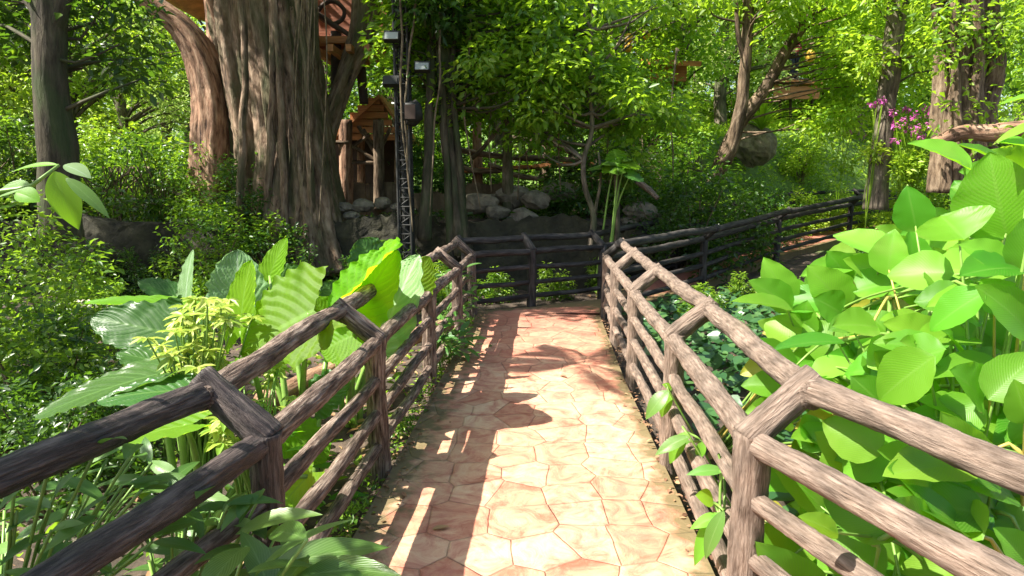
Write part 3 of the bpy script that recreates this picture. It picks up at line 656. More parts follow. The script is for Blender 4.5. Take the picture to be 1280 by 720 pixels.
eb = [((-1.35, 3.9), 'giant elephant ear plant with the biggest sunlit leaf, behind the left fence'),
      ((-1.25, 4.75), 'giant elephant ear plant with a tall glowing leaf beside one coloured with silvery sheen at the fence'),
      ((-2.3, 4.5), 'elephant ear plant with large dark shaded leaves left of the pale shrub'),
      ((-1.65, 3.2), 'low elephant ear plant with long drooping leaves near the dark fence section')]
for (b, lab), ss in zip(eb, EL_):
    leaf_plant('elephant_ear_plant', lab, 'plant', (b[0], b[1], gz(*b)), ss, 'elephant ear plants behind the left fence', 'stalk', .017)

# leafy twig close to the camera on the left
tw0 = P(-30, 262, 1.9)
tw = [spec((38, 232), (-12, 246), 1.9, 30, 'lance', 'lance', face=.7, upn=.8), spec((72, 206), (10, 214), 1.95, 16, 'paddle', 'lance', face=.5, upn=1),
      spec((68, 214), (98, 287), 1.9, 36, 'paddle', 'lance', face=1, upn=.1, side=.2), spec((80, 206), (114, 222), 1.95, 24, 'blade_grey', 'lance', face=.6, upn=1),
      spec((82, 222), (138, 272), 1.85, 18, 'lance', 'lance', face=.6, upn=.6), spec((20, 240), (50, 252), 1.85, 26, 'paddle', 'lance', face=.8, upn=.5),
      spec((-5, 250), (-45, 232), 1.9, 30, 'paddle', 'lance', face=.8, upn=.5)]
b0 = np.array([-2.0, 1.75, gz(-2., 1.75)])
root = thing('leafy_sapling', 'sapling leaning in from the left edge with a spray of drooping lime leaves', 'plant', b0)
mb = MB(); tube(mb, [b0, P(-120, 420, 1.8), P(-40, 262, 1.88), P(40, 232, 1.9), P(74, 206, 1.93)], [.02, .015, .009, .006, .004], 7, .05); mb.build('stem', M['stalk'], root, loc=b0)
for j, (A, B, W, nh, kind, mat, opt) in enumerate(tw):
    mb = MB(); blade(mb, A, B, W, nh, kind, seed=j, bend=.2, r=.8); mb.build('leaf', M[mat], root, loc=b0)

# vines hanging over the right fence rails
def sprig(label, base, pts, group=None):
    base = np.array(base, float); root = thing('creeping_shoot', label, 'plant', base, group)
    for j, (b, t, y, w_) in enumerate(pts):
        A, B, W, n_, k, m, o = spec(b, t, y, w_, 'paddle', 'lance', face=.7, upn=.8)
        mb = MB(); blade(mb, A, B, W, n_, k, seed=j + 3, bend=.3, r=.7); mb.build('leaf', M['paddle' if j % 3 else 'lance'], root, loc=base)
    mb = MB(); tube(mb, [base] + [P(b[0], b[1], y) for (b, t, y, w_) in pts], .006, 6, .06); mb.build('stem', M['stalk'], root, loc=base)
sprig('creeping shoot with two hanging leaves poking through the right fence halfway', (1.25, 3.6, -.1), [((836, 488), (806, 524), 3.6, 22), ((838, 490), (826, 522), 3.65, 18), ((840, 486), (828, 480), 3.7, 10)])
sprig('creeping shoot with broad lime leaves trailing low through the right fence', (1.2, 3.0, -.1), [((862, 546), (818, 568), 3.0, 20), ((858, 540), (836, 580), 3.05, 20), ((880, 552), (872, 575), 3.0, 14), ((862, 552), (834, 556), 3.1, 14)])
sprig('creeping shoot with drooping pale leaves nearest the viewer on the right fence foot', (1.15, 2.45, -.1), [((905, 588), (858, 592), 2.5, 18), ((902, 578), (916, 596), 2.5, 20), ((900, 640), (866, 708), 2.45, 24), ((905, 638), (880, 700), 2.4, 22), ((892, 628), (870, 618), 2.5, 28), ((905, 645), (862, 660), 2.45, 20), ((905, 590), (895, 572), 2.55, 16)])

# ------------------------------------------------------------------ lime shrub, lance plants, ground cover
def whorl_shrub(name, label, centres, L, rad, mat, base, n=9, T=T8, asp=.36, stem=True, cat='shrub', group=None):
    base = np.array(base, float); root = thing(name, label, cat, base, group); mb = MB(); sb = MB()
    for c in centres:
        c = np.array(c); k = n; th = np.linspace(0, 2 * PI, k, endpoint=False) + rs.rand() * 6
        el = rs.uniform(-.55, .25, k); d = np.stack([np.cos(th) * np.cos(el), np.sin(th) * np.cos(el), np.sin(el)], -1)
        nn = np.array([0, 0, 1.]) + rs.randn(k, 3) * .25
        leaves(mb, np.repeat(c[None], k, 0), d, nn, L * rs.uniform(.7, 1.15, k), L * asp * rs.uniform(.8, 1.2, k), T)
        if stem:
            b = base + rs.randn(3) * [.05, .05, 0]; tube(sb, [b, b * .5 + c * .5 + [0, 0, .1], c], [.008, .006, .004], 5, .15)
    mb.build('foliage', M[mat], root, loc=base)
    if stem: sb.build('stem', M['stalk'], root, loc=base)
    return root
cs = []
for i in range(95):
    px = rs.normal(243, 22); py = rs.uniform(372, 520); px += (py - 440) * -.12
    cs.append(P(px, py, rs.uniform(3.1, 3.7)))
whorl_shrub('lime_shrub', 'pale lime shrub with drooping whorled leaflets among the elephant ears', cs, .085, .3, 'leaf_lime', (-1.75, 3.45, gz(-1.75, 3.45)))
cs = [P(rs.uniform(270, 300), rs.uniform(505, 560), rs.uniform(2.6, 2.9)) for _ in range(14)] + [P(rs.uniform(300, 400), rs.uniform(455, 520), rs.uniform(3.4, 3.9)) for _ in range(14)]
whorl_shrub('lime_shrub', 'small yellow green shrub showing between the left fence rails', cs, .08, .3, 'leaf_lime', (-1.3, 3.1, gz(-1.3, 3.1)))
def lance_plant(label, base, area, y, n, L, mat='lance', group=None, name='broad_grass_plant'):
    base = np.array(base, float); root = thing(name, label, 'plant', base, group); mb = MB(); sb = MB()
    for j in range(n):
        c = P(rs.uniform(area[0], area[2]), rs.uniform(area[1], area[3]), rs.uniform(y - .3, y + .3)); th = rs.uniform(0, 6.28)
        d = np.array([math.cos(th), math.sin(th), rs.uniform(-.45, .5)]); LL = L * rs.uniform(.7, 1.2)
        blade(mb, c, c + nrm(d) * LL, LL * .3, (rs.randn() * .3, rs.randn() * .3 - .2, 1), 'lance', bend=.3, cup=.2, seed=j, ns=9, nt_=5)
        if j % 2 == 0: tube(sb, [base + rs.randn(3) * [.1, .1, 0], (base + c) / 2 + [0, 0, .1], c], .005, 5, .15)
    mb.build('foliage', M[mat], root, loc=base); sb.build('stem', M['stalk'], root, loc=base)
g_ = 'dark leafy plants at the foot of the left fence'
lance_plant('dark green plant with pointed leaves at the bottom left corner', (-1.75, 2.0, -.2), (-20, 555, 190, 730), 2.0, 75, .16, group=g_)
lance_plant('plant with long glossy leaves at the bottom, in front of the black fence post', (-.98, 1.75, -.2), (290, 668, 400, 760), 1.75, 26, .30, group=g_)
lance_plant('pointed leaf plant under the near section of the left fence rails', (-1.2, 2.1, -.2), (180, 600, 330, 720), 2.15, 50, .18, group=g_)
lance_plant('leafy tuft growing through the left fence beside its third post', (-.72, 6.3, -.05), (540, 395, 590, 445), 6.2, 60, .20, group=g_)
lance_plant('dark leafy tuft at the far left corner of the path', (-.75, 7.9, -.05), (552, 330, 592, 400), 7.8, 60, .20, group=g_)
lance_plant('bright strappy plant growing low behind the left fence middle section', (-1.25, 3.6, -.2), (340, 540, 420, 640), 3.3, 24, .18, 'paddle', group=g_)

# ground cover of heart leaves behind the right fence (uncountable)
mb = MB(); k = 2600; st = np.random.RandomState(3)
y = st.uniform(2.2, 9.5, k); x0 = np.interp(y, [2.2, 8.4, 9.5], [1.2, 1.45, 2.1]); x = x0 + st.rand(k) ** .8 * 2.8
p = np.stack([x, y, ground(x, y) + .03 + st.rand(k) * .30], -1); d = st.randn(k, 3) * [1, 1, .25] + [-.4, -.5, -.15]; n_ = st.randn(k, 3) * .3 + [-.2, -.3, 1]
LL = st.uniform(.07, .15, k); leaves(mb, p, d, n_, LL, LL * .95, TH, None, 0, st)
tag(mb.build('ground_cover', M['heart']), 'dark green heart shaped ground cover behind the right fence', 'ground cover', kind='stuff')
mb = MB(); k = 3600; y = st.uniform(.8, 11.2, k); x = -.95 - st.rand(k) ** 1.2 * 7
p = np.stack([x, y, ground(x, y) + .02 + st.rand(k) * .16], -1); n_ = st.randn(k, 3) * .5 + [0, 0, 1]; LL = st.uniform(.05, .13, k)
leaves(mb, p, st.randn(k, 3) * [1, 1, .4], n_, LL, LL * .5, T8, None, 0, st)
tag(mb.build('ground_cover', M['leaf_shrub']), 'small leaved low plants carpeting the soil left of the path', 'ground cover', kind='stuff')
mb = MB(); k = 2600; y = st.uniform(.6, 11, k); sd_ = st.rand(k) < .55; x = np.where(sd_, -.85 - st.rand(k) * 4, 1.15 + st.rand(k) * 3)
p = np.stack([x, y, ground(x, y) + .01 + st.rand(k) * .03], -1); n_ = st.randn(k, 3) * .35 + [0, 0, 1]; LL = st.uniform(.04, .10, k)
leaves(mb, p, st.randn(k, 3) * [1, 1, .2], n_, LL, LL * .5, T8, None, 0, st)
tag(mb.build('leaf_litter', M['litter']), 'dry brown leaves littering the soil beside the path', 'leaf litter', kind='stuff')
mb = MB(); mg = MB(); k = 1300; y = st.uniform(1.5, 8.6, k); sd_ = st.rand(k) < .6
x = np.where(sd_, np.interp(y, [1.5, 2.21, 3.71, 5.45, 8.57], [-.95, -.80, -.715, -.63, -.46]) + st.randn(k) * .09 - .02, np.interp(y, [1.5, 2.21, 3.79, 5.52, 8.4], [1.05, .86, .92, .98, 1.15]) + st.randn(k) * .05 + .04)
zz = np.where(sd_, np.where(x > np.interp(y, [1.5, 2.21, 3.71, 5.45, 8.57], [-.95, -.80, -.715, -.63, -.46]), .006, -.05), np.where(x < np.interp(y, [1.5, 2.21, 3.79, 5.52, 8.4], [1.05, .86, .92, .98, 1.15]), .006, -.05))
p = np.stack([x, y, zz + st.rand(k) * .01], -1); LL = st.uniform(.012, .05, k)
leaves(mb, p, st.randn(k, 3) * [1, 1, .15], st.randn(k, 3) * .3 + [0, 0, 1], LL, LL * .5, T8, None, 0, st)
tag(mb.build('leaf_litter', M['litter']), 'crumbs of dry leaf gathered along the two edges of the path', 'leaf litter', kind='stuff')
k = 1500; y = st.uniform(2.2, 8.6, k); x = np.interp(y, [2.21, 3.71, 5.45, 8.57], [-.88, -.80, -.72, -.54]) + st.randn(k) * .045
p = np.stack([x, y, -.06 + st.rand(k) * .13 * (np.sin(y * 5) * .5 + .6)], -1); LL = st.uniform(.02, .06, k)
leaves(mg, p, st.randn(k, 3) * [1, 1, .3] + [0, 0, .6], st.randn(k, 3) * .5 + [0, 0, 1], LL, LL * .45, T4, None, 0, st)
tag(mg.build('moss', M['leaf_shrub']), 'tiny weeds and moss along the foot of the left fence', 'moss', kind='stuff')
for j, (px, py, yy, mt, lab) in enumerate([(536, 512, 0, 'lance', 'green fallen leaf in the big oval leaf shadow on the path'), (540, 663, 0, 'litter', 'pale dry leaf lying near the bottom of the path'),
        (610, 432, 0, 'lance', 'small green leaf on the shaded left of the path'), (700, 470, 0, 'litter', 'tan fallen leaf by the feathery shadow on the path'), (455, 398 + 60, 0, 'litter', 'brown fallen leaf at the left path margin'),
        (872, 600, 0, 'litter', 'orange brown leaf beneath the right fence foot')]):
    v = -(py - 360) / F; yy = CAMH / math.tan(PITCH - math.atan(v)); c = P(px, py, yy); a = rs.rand() * 6; mb = MB()
    blade(mb, c + [0, 0, .006], c + [math.cos(a) * .09, math.sin(a) * .09, .012], .035, (0, 0, 1), 'lance', bend=.1, cup=.3, ns=9, nt_=5)
    tag(mb.build('fallen_leaf', M[mt]), lab, 'leaf', 'fallen leaves on the path')
# low pale kerb by the pond margin on the left
mb = MB(); box(mb, ((P(100, 382, 8.6) + P(262, 376, 8.9)) / 2).tolist(), (1.9, .16, .10), rot=.12); tag(mb.build('stone_kerb', M['concrete'], smooth=False), 'low pale stone kerb on the left behind the elephant ears', 'kerb')

# ------------------------------------------------------------------ retaining wall and rocks
def wall():
    mb = MB(); xs = np.linspace(-12, 2.4, 200); zs = np.linspace(-.3, 1.12, 26); X, Z = np.meshgrid(xs, zs)
    bump = .04 * np.sin(X * 1.3 + Z * 2) + .03 * np.sin(X * 3.7 - Z * 3) + .012 * rs.randn(*X.shape)
    Y = wall_y(X) - .42 + bump + Z * .06; top = 1.12 + .05 * np.sin(xs * 2.3) + .03 * rs.randn(len(xs)) - .5 * sstep(1.2, 2.4, xs); Z[-1] = top; Z[-2] = top - .04
    idx = np.arange(X.size).reshape(X.shape); q = np.stack([idx[:-1, :-1], idx[:-1, 1:], idx[1:, 1:], idx[1:, :-1]], -1).reshape(-1, 4)
    V = np.stack([X, Y, Z], -1).reshape(-1, 3); mb.add(V, q)
    e = V[idx[-1]]; b = e + [0, .5, -.02]; b2 = b - [0, 0, 1.3]; m = len(xs); j = np.arange(m - 1)
    mb.add(np.vstack([e, b, b2]), [np.stack([j, j + 1, j + 1 + m, j + m], -1), np.stack([j + m, j + 1 + m, j + 1 + 2 * m, j + 2 * m], -1)])
    tag(mb.build('retaining_wall', M['wall']), 'long dark mossy retaining wall behind the planting, running under the huge tree', 'wall')
wall()
rocks = [(430, 258, 11.9, .16, 'boulder'), (453, 254, 11.9, .17, 'a'), (478, 252, 12, .15, 'b'), (497, 258, 12, .11, 'c'), (440, 268, 11.7, .12, 'd'), (600, 250, 12.2, .28, 'e'), (640, 243, 12.6, .33, 'f'), (672, 247, 12.3, .26, 'g'),
         (622, 262, 12, .2, 'h'), (700, 238, 13, .3, 'i'), (655, 268, 12, .22, 'j'), (800, 262, 12, .26, 'k'), (830, 272, 12.2, .2, 'l'), (812, 280, 12, .18, 'm'), (786, 275, 12, .15, 'n')]
rl = ['flat pale stone at the foot of the sunlit hut post', 'rounded cream stone in the row on top of the wall', 'broad flat stone in the row on top of the wall', 'small stone beside the lattice mast foot', 'low brown stone below the sunlit hut post',
      'boulder beside the fluted trunk on the terrace', 'tall boulder in the middle of the rock pile', 'boulder at the right side of the rock pile', 'low stone in front of the rock pile', 'boulder behind the rock pile by the log railing', 'low flat rock at the wall edge before the rock pile',
      'sunlit pink rock on the bank behind the far fence', 'sunlit slab right of the pink rock on the bank', 'low pale rock lowest on the bank behind the far fence', 'small shaded rock left of the pink rock on the bank']
for j, (px, py, y, s, _) in enumerate(rocks):
    c = P(px, py, y); mb = MB(); rock(mb, (0, 0, 0), (s * 1.3, s, s * .75), j + 5); o = mb.build('rock', M['rock'], smooth=False); o.location = c - np.array([0, 0, s * .2])
    tag(o, rl[j], 'rock', 'rocks on the terrace and bank')
o = MB(); rock(o, (0, 0, 0), (.62, .55, .62), 77, 14); o = o.build('boulder', M['rock'], smooth=False); o.location = P(941, 182, 18); tag(o, 'big tan boulder under the spiky yellow green plant on the hillside', 'rock')

for j, (px, py, y, s_, lb_) in enumerate(((175, 566, 2.6, .11, 'tan stone under the near dark rail at the left'), (70, 538, 3.0, .10, 'reddish stone at the left edge above the near rail'), (128, 620, 2.2, .05, 'small pink stone between the two near rails'))):
    c = P(px, py, y); mb = MB(); rock(mb, (0, 0, 0), (s_ * 1.4, s_, s_ * .7), j + 60); o_ = mb.build('rock', M['rock'], smooth=False); o_.location = (c[0], c[1], gz(c[0], c[1]) + s_ * .4); tag(o_, lb_, 'rock', 'stones on the soil at the left')
# ------------------------------------------------------------------ giant banyan-like tree with fluted trunk
D = 11.8
gb = np.array([P(370, 300, D)[0], D, .3]); tree = thing('giant_tree', 'giant tree with fluted reddish trunk carrying the treehouse on the left', 'tree', gb)
mb = MB()
def pp(lst): return [P(a, b, y) for a, b, y in lst]
tube(mb, pp([(375, 345, 11.7), (374, 290, 11.8), (370, 200, 11.9), (358, 100, 12), (346, 0, 12), (342, -120, 12)]), [.95, .78, .62, .58, .60, .7], 90, .07, .03, (9, .09), nf=2)
tube(mb, pp([(405, 340, 11.5), (394, 270, 11.5), (383, 180, 11.7), (374, 90, 11.9), (368, -40, 12)]), [.55, .4, .32, .32, .36], 60, .07, .04, (6, .1), nf=2)
tube(mb, pp([(318, 330, 12.2), (322, 250, 12.2), (318, 170, 12.2), (300, 80, 12.2), (292, -10, 12.2), (290, -100, 12.2)]), [.55, .42, .36, .33, .32, .36], 54, .07, .05, (5, .12), nf=2)
tube(mb, pp([(285, 320, 12.6), (290, 230, 12.6), (286, 150, 12.6), (284, 60, 12.6), (280, -60, 12.6)]), [.42, .32, .27, .25, .28], 44, .07, .05, (4, .12), nf=2)
tube(mb, pp([(392, 250, 12.1), (408, 170, 12.3), (432, 100, 12.5), (454, 40, 12.6), (464, -60, 12.7)]), [.2, .17, .17, .23, .30], 44, .07, .05, (5, .1), nf=2)
for (a, b) in (((330, 310), (340, -60)), ((356, 320), (336, -60)), ((392, 320), (366, -60)), ((298, 320), (300, -60))):
    tube(mb, [P(a[0], a[1], 11.15), P((a[0] + b[0]) / 2 + 6, (a[1] + b[1]) / 2, 11.2), P(b[0], b[1], 11.35)], [.07, .06, .05], 9, .1, .08, wob=.04)
mb.build('trunk', M['banyan'], tree, loc=gb)
mb = MB()
tube(mb, pp([(264, 330, 12.4), (266, 250, 12.4), (267, 180, 12.4), (265, 120, 12.4), (250, 68, 12.3), (225, 32, 12.2), (190, 4, 12.1), (150, -30, 12)]), [.5, .42, .37, .33, .27, .21, .17, .15], 40, .07, .05, (4, .1), nf=2)
tube(mb, pp([(262, 100, 12.4), (268, 60, 12.5), (266, 20, 12.6), (262, -30, 12.6)]), [.2, .14, .12, .14], 24, .07, .05)
tube(mb, pp([(296, 60, 12.2), (272, 20, 12.1), (262, -10, 12)]), [.1, .1, .1], 14, .1, .05)
mb.build('limb', M['trunk_red'], tree, loc=gb)  # redder, lighter bark than the trunk: sun on this side put into colour
cm = MB(); st = np.random.RandomState(5)
for i in range(42):
    c = gb + [st.uniform(-1.2, 2.8), st.uniform(-3, 2.2), st.uniform(6.2, 9.5)]; clump(cm, c, .8, 120, .2, .45, st=st)
cm.build('crown', M['leaf_mid'], tree, loc=gb)
# hanging vines on the trunk
vm = MB()
for i in range(7):
    px = rs.uniform(372, 410); y = rs.uniform(11.0, 11.3); x1 = px + rs.uniform(-18, 18)
    tube(vm, [P(px, -20, y), P((px + x1) / 2 + rs.uniform(-8, 8), 90, y), P(x1, rs.uniform(170, 300), y)], .012, 5, .2)
vm.build('hanging_root', M['twig'], tree, loc=gb)

# ------------------------------------------------------------------ treehouse (upper) and hut (lower)
th = thing('treehouse', 'orange timber treehouse high on the giant tree with a bent branch ring on its wall', 'treehouse', P(430, 100, 12.9))
hb = np.array(th.location)
def part(name, mat, fn, parent, base, smooth=False):
    mb = MB(); fn(mb); return mb.build(name, M[mat] if isinstance(mat, str) else mat, parent, smooth, loc=base)
def uw(mb):
    c = P(440, -40, 13.2); box(mb, c, (1.9, .16, 3.0))
part('wall', 'red_wood', uw, th, hb)
def ring(mb):
    pts = [P(396, 16, 12.95), P(405, 5, 12.95), P(418, 2, 12.95), P(430, 12, 12.95), P(428, 24, 12.95), P(417, 30, 12.95), P(404, 24, 12.95), P(396, 16, 12.95)]
    tube(mb, pts, .04, 8, .08, .1); tube(mb, [P(392, 14, 12.9), P(418, 32, 12.9), P(440, 46, 12.85)], [.05, .05, .04], 8, .1, .1)
part('branch_ring', 'dark_wood', ring, th, hb, True)
def fl(mb):
    a = P(430, 55, 13.2); box(mb, (a[0], a[1] + .4, a[2]), (2.1, 1.6, .12))
    for k in range(4): q = P(398 + k * 22, 58, 12.5); box(mb, (q[0], q[1] + .4, q[2] - .1), (.1, 1.6, .12))
part('floor', 'orange_wood', fl, th, hb)
def sup(mb):
    tube(mb, [P(420, 150, 13), P(420, 40, 13)], .1, 12, .1, .06); tube(mb, [P(455, 130, 12.9), P(448, 45, 12.9)], .09, 12, .1, .06)
part('support_post', 'dark_wood', sup, th, hb, True)
# big orange canopy cup on the left
lf = thing('viewing_platform', 'round orange timber platform underside at the top left of the giant tree', 'platform', P(245, -10, 12.9)); lb = np.array(lf.location)
def disc(mb):
    c = P(262, -40, 14.8); k = 28; th_ = np.linspace(0, 2 * PI, k, endpoint=False)
    prof = [(0.0, -.02), (.25, 0), (1.02, .42), (1.14, .62), (1.08, .8), (0.0, .82)]
    V = np.array([[c[0] - .05 + r * math.cos(t), c[1] + r * math.sin(t), c[2] - .1 + z - .95] for r, z in prof for t in th_]); idx = np.arange(len(V)).reshape(len(prof), k); n_ = np.roll(idx, -1, 1)
    mb.add(V, np.stack([idx[:-1], n_[:-1], n_[1:], idx[1:]], -1).reshape(-1, 4))
part('floor', 'orange_wood', disc, lf, lb)
def railz(mb):
    c = P(262, -84, 14.8)
    for t in np.linspace(0, 2 * PI, 14, endpoint=False): tube(mb, [(c[0] + 1.0 * math.cos(t), c[1] + 1.0 * math.sin(t), c[2] + .6), (c[0] + 1.0 * math.cos(t), c[1] + 1.0 * math.sin(t), c[2] + 1.5)], .035, 8, .3)
    tube(mb, [(c[0] + 1.0 * math.cos(t), c[1] + 1.0 * math.sin(t), c[2] + 1.5) for t in np.linspace(0, 2 * PI, 15)], .04, 8, .2)
part('railing', 'dark_wood', railz, lf, lb, True)

ht = thing('log_hut', 'open log hut with an orange gabled roof behind the giant tree', 'hut', P(465, 230, 13.4)); hh = np.array(ht.location)
def roof(mb):
    apex = P(468, 118, 13.6); c = apex
    l0 = P(405, 175, 13.6); r0 = P(505, 175, 13.6); zb = l0[2]
    for (xa, xb) in ((l0[0], apex[0]), (apex[0], r0[0])):
        za, zb2 = (zb, apex[2]) if xa == l0[0] else (apex[2], zb)
        V = [(xa, 14.1, za), (xb, 14.1, zb2), (xb, 15.8, zb2), (xa, 15.8, za)]; V2 = [(x, y, z + .09) for x, y, z in V]
        mb.add(V + V2, [np.array([[0, 1, 2, 3], [7, 6, 5, 4], [0, 4, 5, 1], [1, 5, 6, 2], [2, 6, 7, 3], [3, 7, 4, 0]])])
part('roof', 'orange_wood', roof, ht, hh)
def gable(mb):
    for k in range(6):
        t = k / 6; y0 = 175 - k * 9; a = P(410 + t * 56, y0, 14.2); b = P(500 - t * 30, y0, 14.2); box(mb, ((a[0] + b[0]) / 2, 14.2, a[2] + .06), (abs(b[0] - a[0]), .06, .125))
part('gable', 'orange_wood', gable, ht, hh)
def bwall(mb): a = P(415, 250, 15); b = P(510, 170, 15); box(mb, ((a[0] + b[0]) / 2, 15, (a[2] + b[2]) / 2), (b[0] - a[0], .1, b[2] - a[2]))
part('back_wall', 'dark_wood', bwall, ht, hh)
for (px, y, r, m_) in ((433, 13.7, .13, 'trunk_red'), (474, 13.7, .105, 'trunk_brown'), (452, 14.7, .08, 'trunk_red'), (498, 14.7, .08, 'trunk_brown')):
    part('post', M[m_], lambda mb: tube(mb, [P(px, 262, y), P(px - 1, 150, y)], [r * 1.1, r], 16, .08, .06), ht, hh, True)
def brace(mb):
    for a, b, y in (((432, 190), (462, 168), 13.7), ((474, 200), (448, 158), 13.75), ((474, 195), (454, 162), 13.8), ((436, 180), (472, 202), 13.7), ((434, 203), (472, 203), 13.7), ((412, 178), (436, 178), 13.6), ((474, 190), (488, 160), 13.8)):
        tube(mb, [P(*a, y), P(*b, y)], .04, 9, .1, .08)
part('brace', M['trunk_brown'], brace, ht, hh, True)
# ochre parapet behind the hut and the fluted trunk
def par(mb):
    a = P(425, 253, 13.9); b = P(645, 208, 14.3)
    xs = np.linspace(a[0], P(640, 230, 14.3)[0], 40)
    for i in range(39):
        zt = 1.65 + .05 * math.sin(i * .7) + .12 * math.sin(i * .23); 
        box(mb, ((xs[i] + xs[i + 1]) / 2, 14 + .06 * math.sin(i), (zt + .8) / 2), (xs[1] - xs[0] + .02 * (i % 2), .3 + .01 * (i % 3), zt - .8))
mb = MB(); par(mb); tag(mb.build('parapet', M['earth_wall'], smooth=False), 'low ochre earth wall behind the hut and the fluted trunk', 'wall')

# rustic log pergola and railing in the middle
pg = thing('log_footbridge', 'rustic log footbridge with crooked braces in the shade behind the terrace', 'footbridge', P(620, 240, 14)); pb = np.array(pg.location)
for (a, b, y, r, m_) in (((597, 240), (596, 92), 14, .10, 'trunk_red'), ((635, 268), (634, 140), 12.4, .10, 'trunk_grey'), ((683, 225), (682, 130), 15, .09, 'trunk_brown'), ((716, 225), (714, 120), 14.5, .10, 'trunk_dark')):
    part('post', M[m_], lambda mb: tube(mb, [P(*a, y), P(*b, y)], [r * 1.1, r * .9], 14, .1, .07), pg, pb, True)
for (a, b, y, r) in (((575, 188), (728, 200), 13.6, .06), ((570, 158), (628, 128), 13.4, .07), ((590, 198), (632, 150), 13.5, .045), ((640, 150), (712, 190), 14, .05), ((650, 200), (700, 140), 14.3, .05), ((640, 172), (730, 182), 14.4, .05), ((560, 205), (625, 214), 13.2, .05), ((610, 205), (680, 225), 13.2, .05), ((600, 180), (570, 150), 14, .04)):
    part('rail', M['trunk_brown'], lambda mb: tube(mb, [P(*a, y), P((a[0] + b[0]) / 2, (a[1] + b[1]) / 2 + 3, y), P(*b, y)], r, 9, .12, .08, wob=.03), pg, pb, True)
def deck(mb):
    a = P(600, 262, 13.2); b = P(735, 236, 14.6)
    for i in range(12):
        t = i / 11; c = a + (b - a) * t; box(mb, (c[0], c[1], c[2] + .03 * math.sin(i * 2)), (.3, .16, .1), rot=.5 + .1 * math.sin(i))
part('deck', 'orange_wood', lambda mb: [box(mb, P(580 + 13 * i, 214 - i * .8, 13.9 + i * .06), (.19, 1.1, .07), rot=.1 * math.sin(i * 3)) for i in range(13)], pg, pb)
mb = MB(); tube(mb, [P(796, 226, 11), P(812, 238, 11), P(822, 248, 10.9)], [.05, .05, .04], 12, .06, .06); tag(mb.build('fallen_log', M['log']), 'short bleached white log end showing through the dark shrubs', 'log')

# ------------------------------------------------------------------ lattice mast with floodlights
ms = thing('lattice_mast', 'dark lattice mast carrying floodlights in front of the hut', 'mast', (P(508, 300, 10.6)[0], 10.6, -.1)); mbb = np.array(ms.location)
def mast(mb):
    for dx, dy in ((-.10, -.10), (.10, -.10), (.10, .10), (-.10, .10)): tube(mb, [mbb + [dx, dy, 0], mbb + [dx, dy, 6.5]], .022, 8, .5)
    for k in range(44):
        z = .15 + k * .145; s = 1 if k % 2 else -1
        for dx, dy, ex, ey in ((-.10, -.10, .10, -.10), (.10, -.10, .10, .10), (.10, .10, -.10, .10), (-.10, .10, -.10, -.10)):
            tube(mb, [mbb + [dx, dy, z], mbb + [ex, ey, z]], .012, 5, .3, cap=False)
            a, b = (z, z + .145) if s > 0 else (z + .145, z); tube(mb, [mbb + [dx, dy, a], mbb + [ex, ey, b]], .009, 5, .3, cap=False)
    tube(mb, [mbb + [0, 0, 0], mbb + [0, 0, 6.5]], .055, 10, .3, .05)
part('frame', 'metal_dark', mast, ms, mbb)
for j, (px, py, lab, g) in enumerate(((490, 46, 'upper floodlight on the left of the lattice mast, tilted down', 1), (528, 84, 'small floodlight with a pale lens right of the lattice mast', 1), (489, 102, 'lower dark floodlight on the left of the lattice mast', 0))):
    c = P(px, py, 10.4); f = thing('floodlight', lab, 'floodlight', c, 'floodlights on the lattice mast')
    part('housing', 'metal_dark', lambda mb: (box(mb, c, (.24, .10, .15), tilt=-.4), box(mb, c + [0, .07, 0], (.18, .05, .11), tilt=-.4), tube(mb, [c + [0, .02, -.11], [mbb[0], mbb[1], c[2] - .12]], .014, 6, .2)), f, c)
    part('lens', 'glass' if g else 'metal_dark', lambda mb: box(mb, c + [0, -.058 * 1, .005 if 1 else 0], (.20, .012, .115), tilt=-.4), f, c)
c = P(516, 141, 10.35); f = thing('loudspeaker', 'black round-backed loudspeaker clamped to the lattice mast', 'loudspeaker', c)
part('cabinet', 'metal_dark', lambda mb: (rock(mb, c, (.17, .15, .2), 3, 12), box(mb, c + [-.02, -.13, 0], (.2, .04, .26)), tube(mb, [c, [mbb[0], mbb[1], c[2]]], .02, 6, .1)), f, c, True)
part('grille', 'dark_wood', lambda mb: box(mb, c + [-.02, -.156, 0], (.16, .01, .21)), f, c)

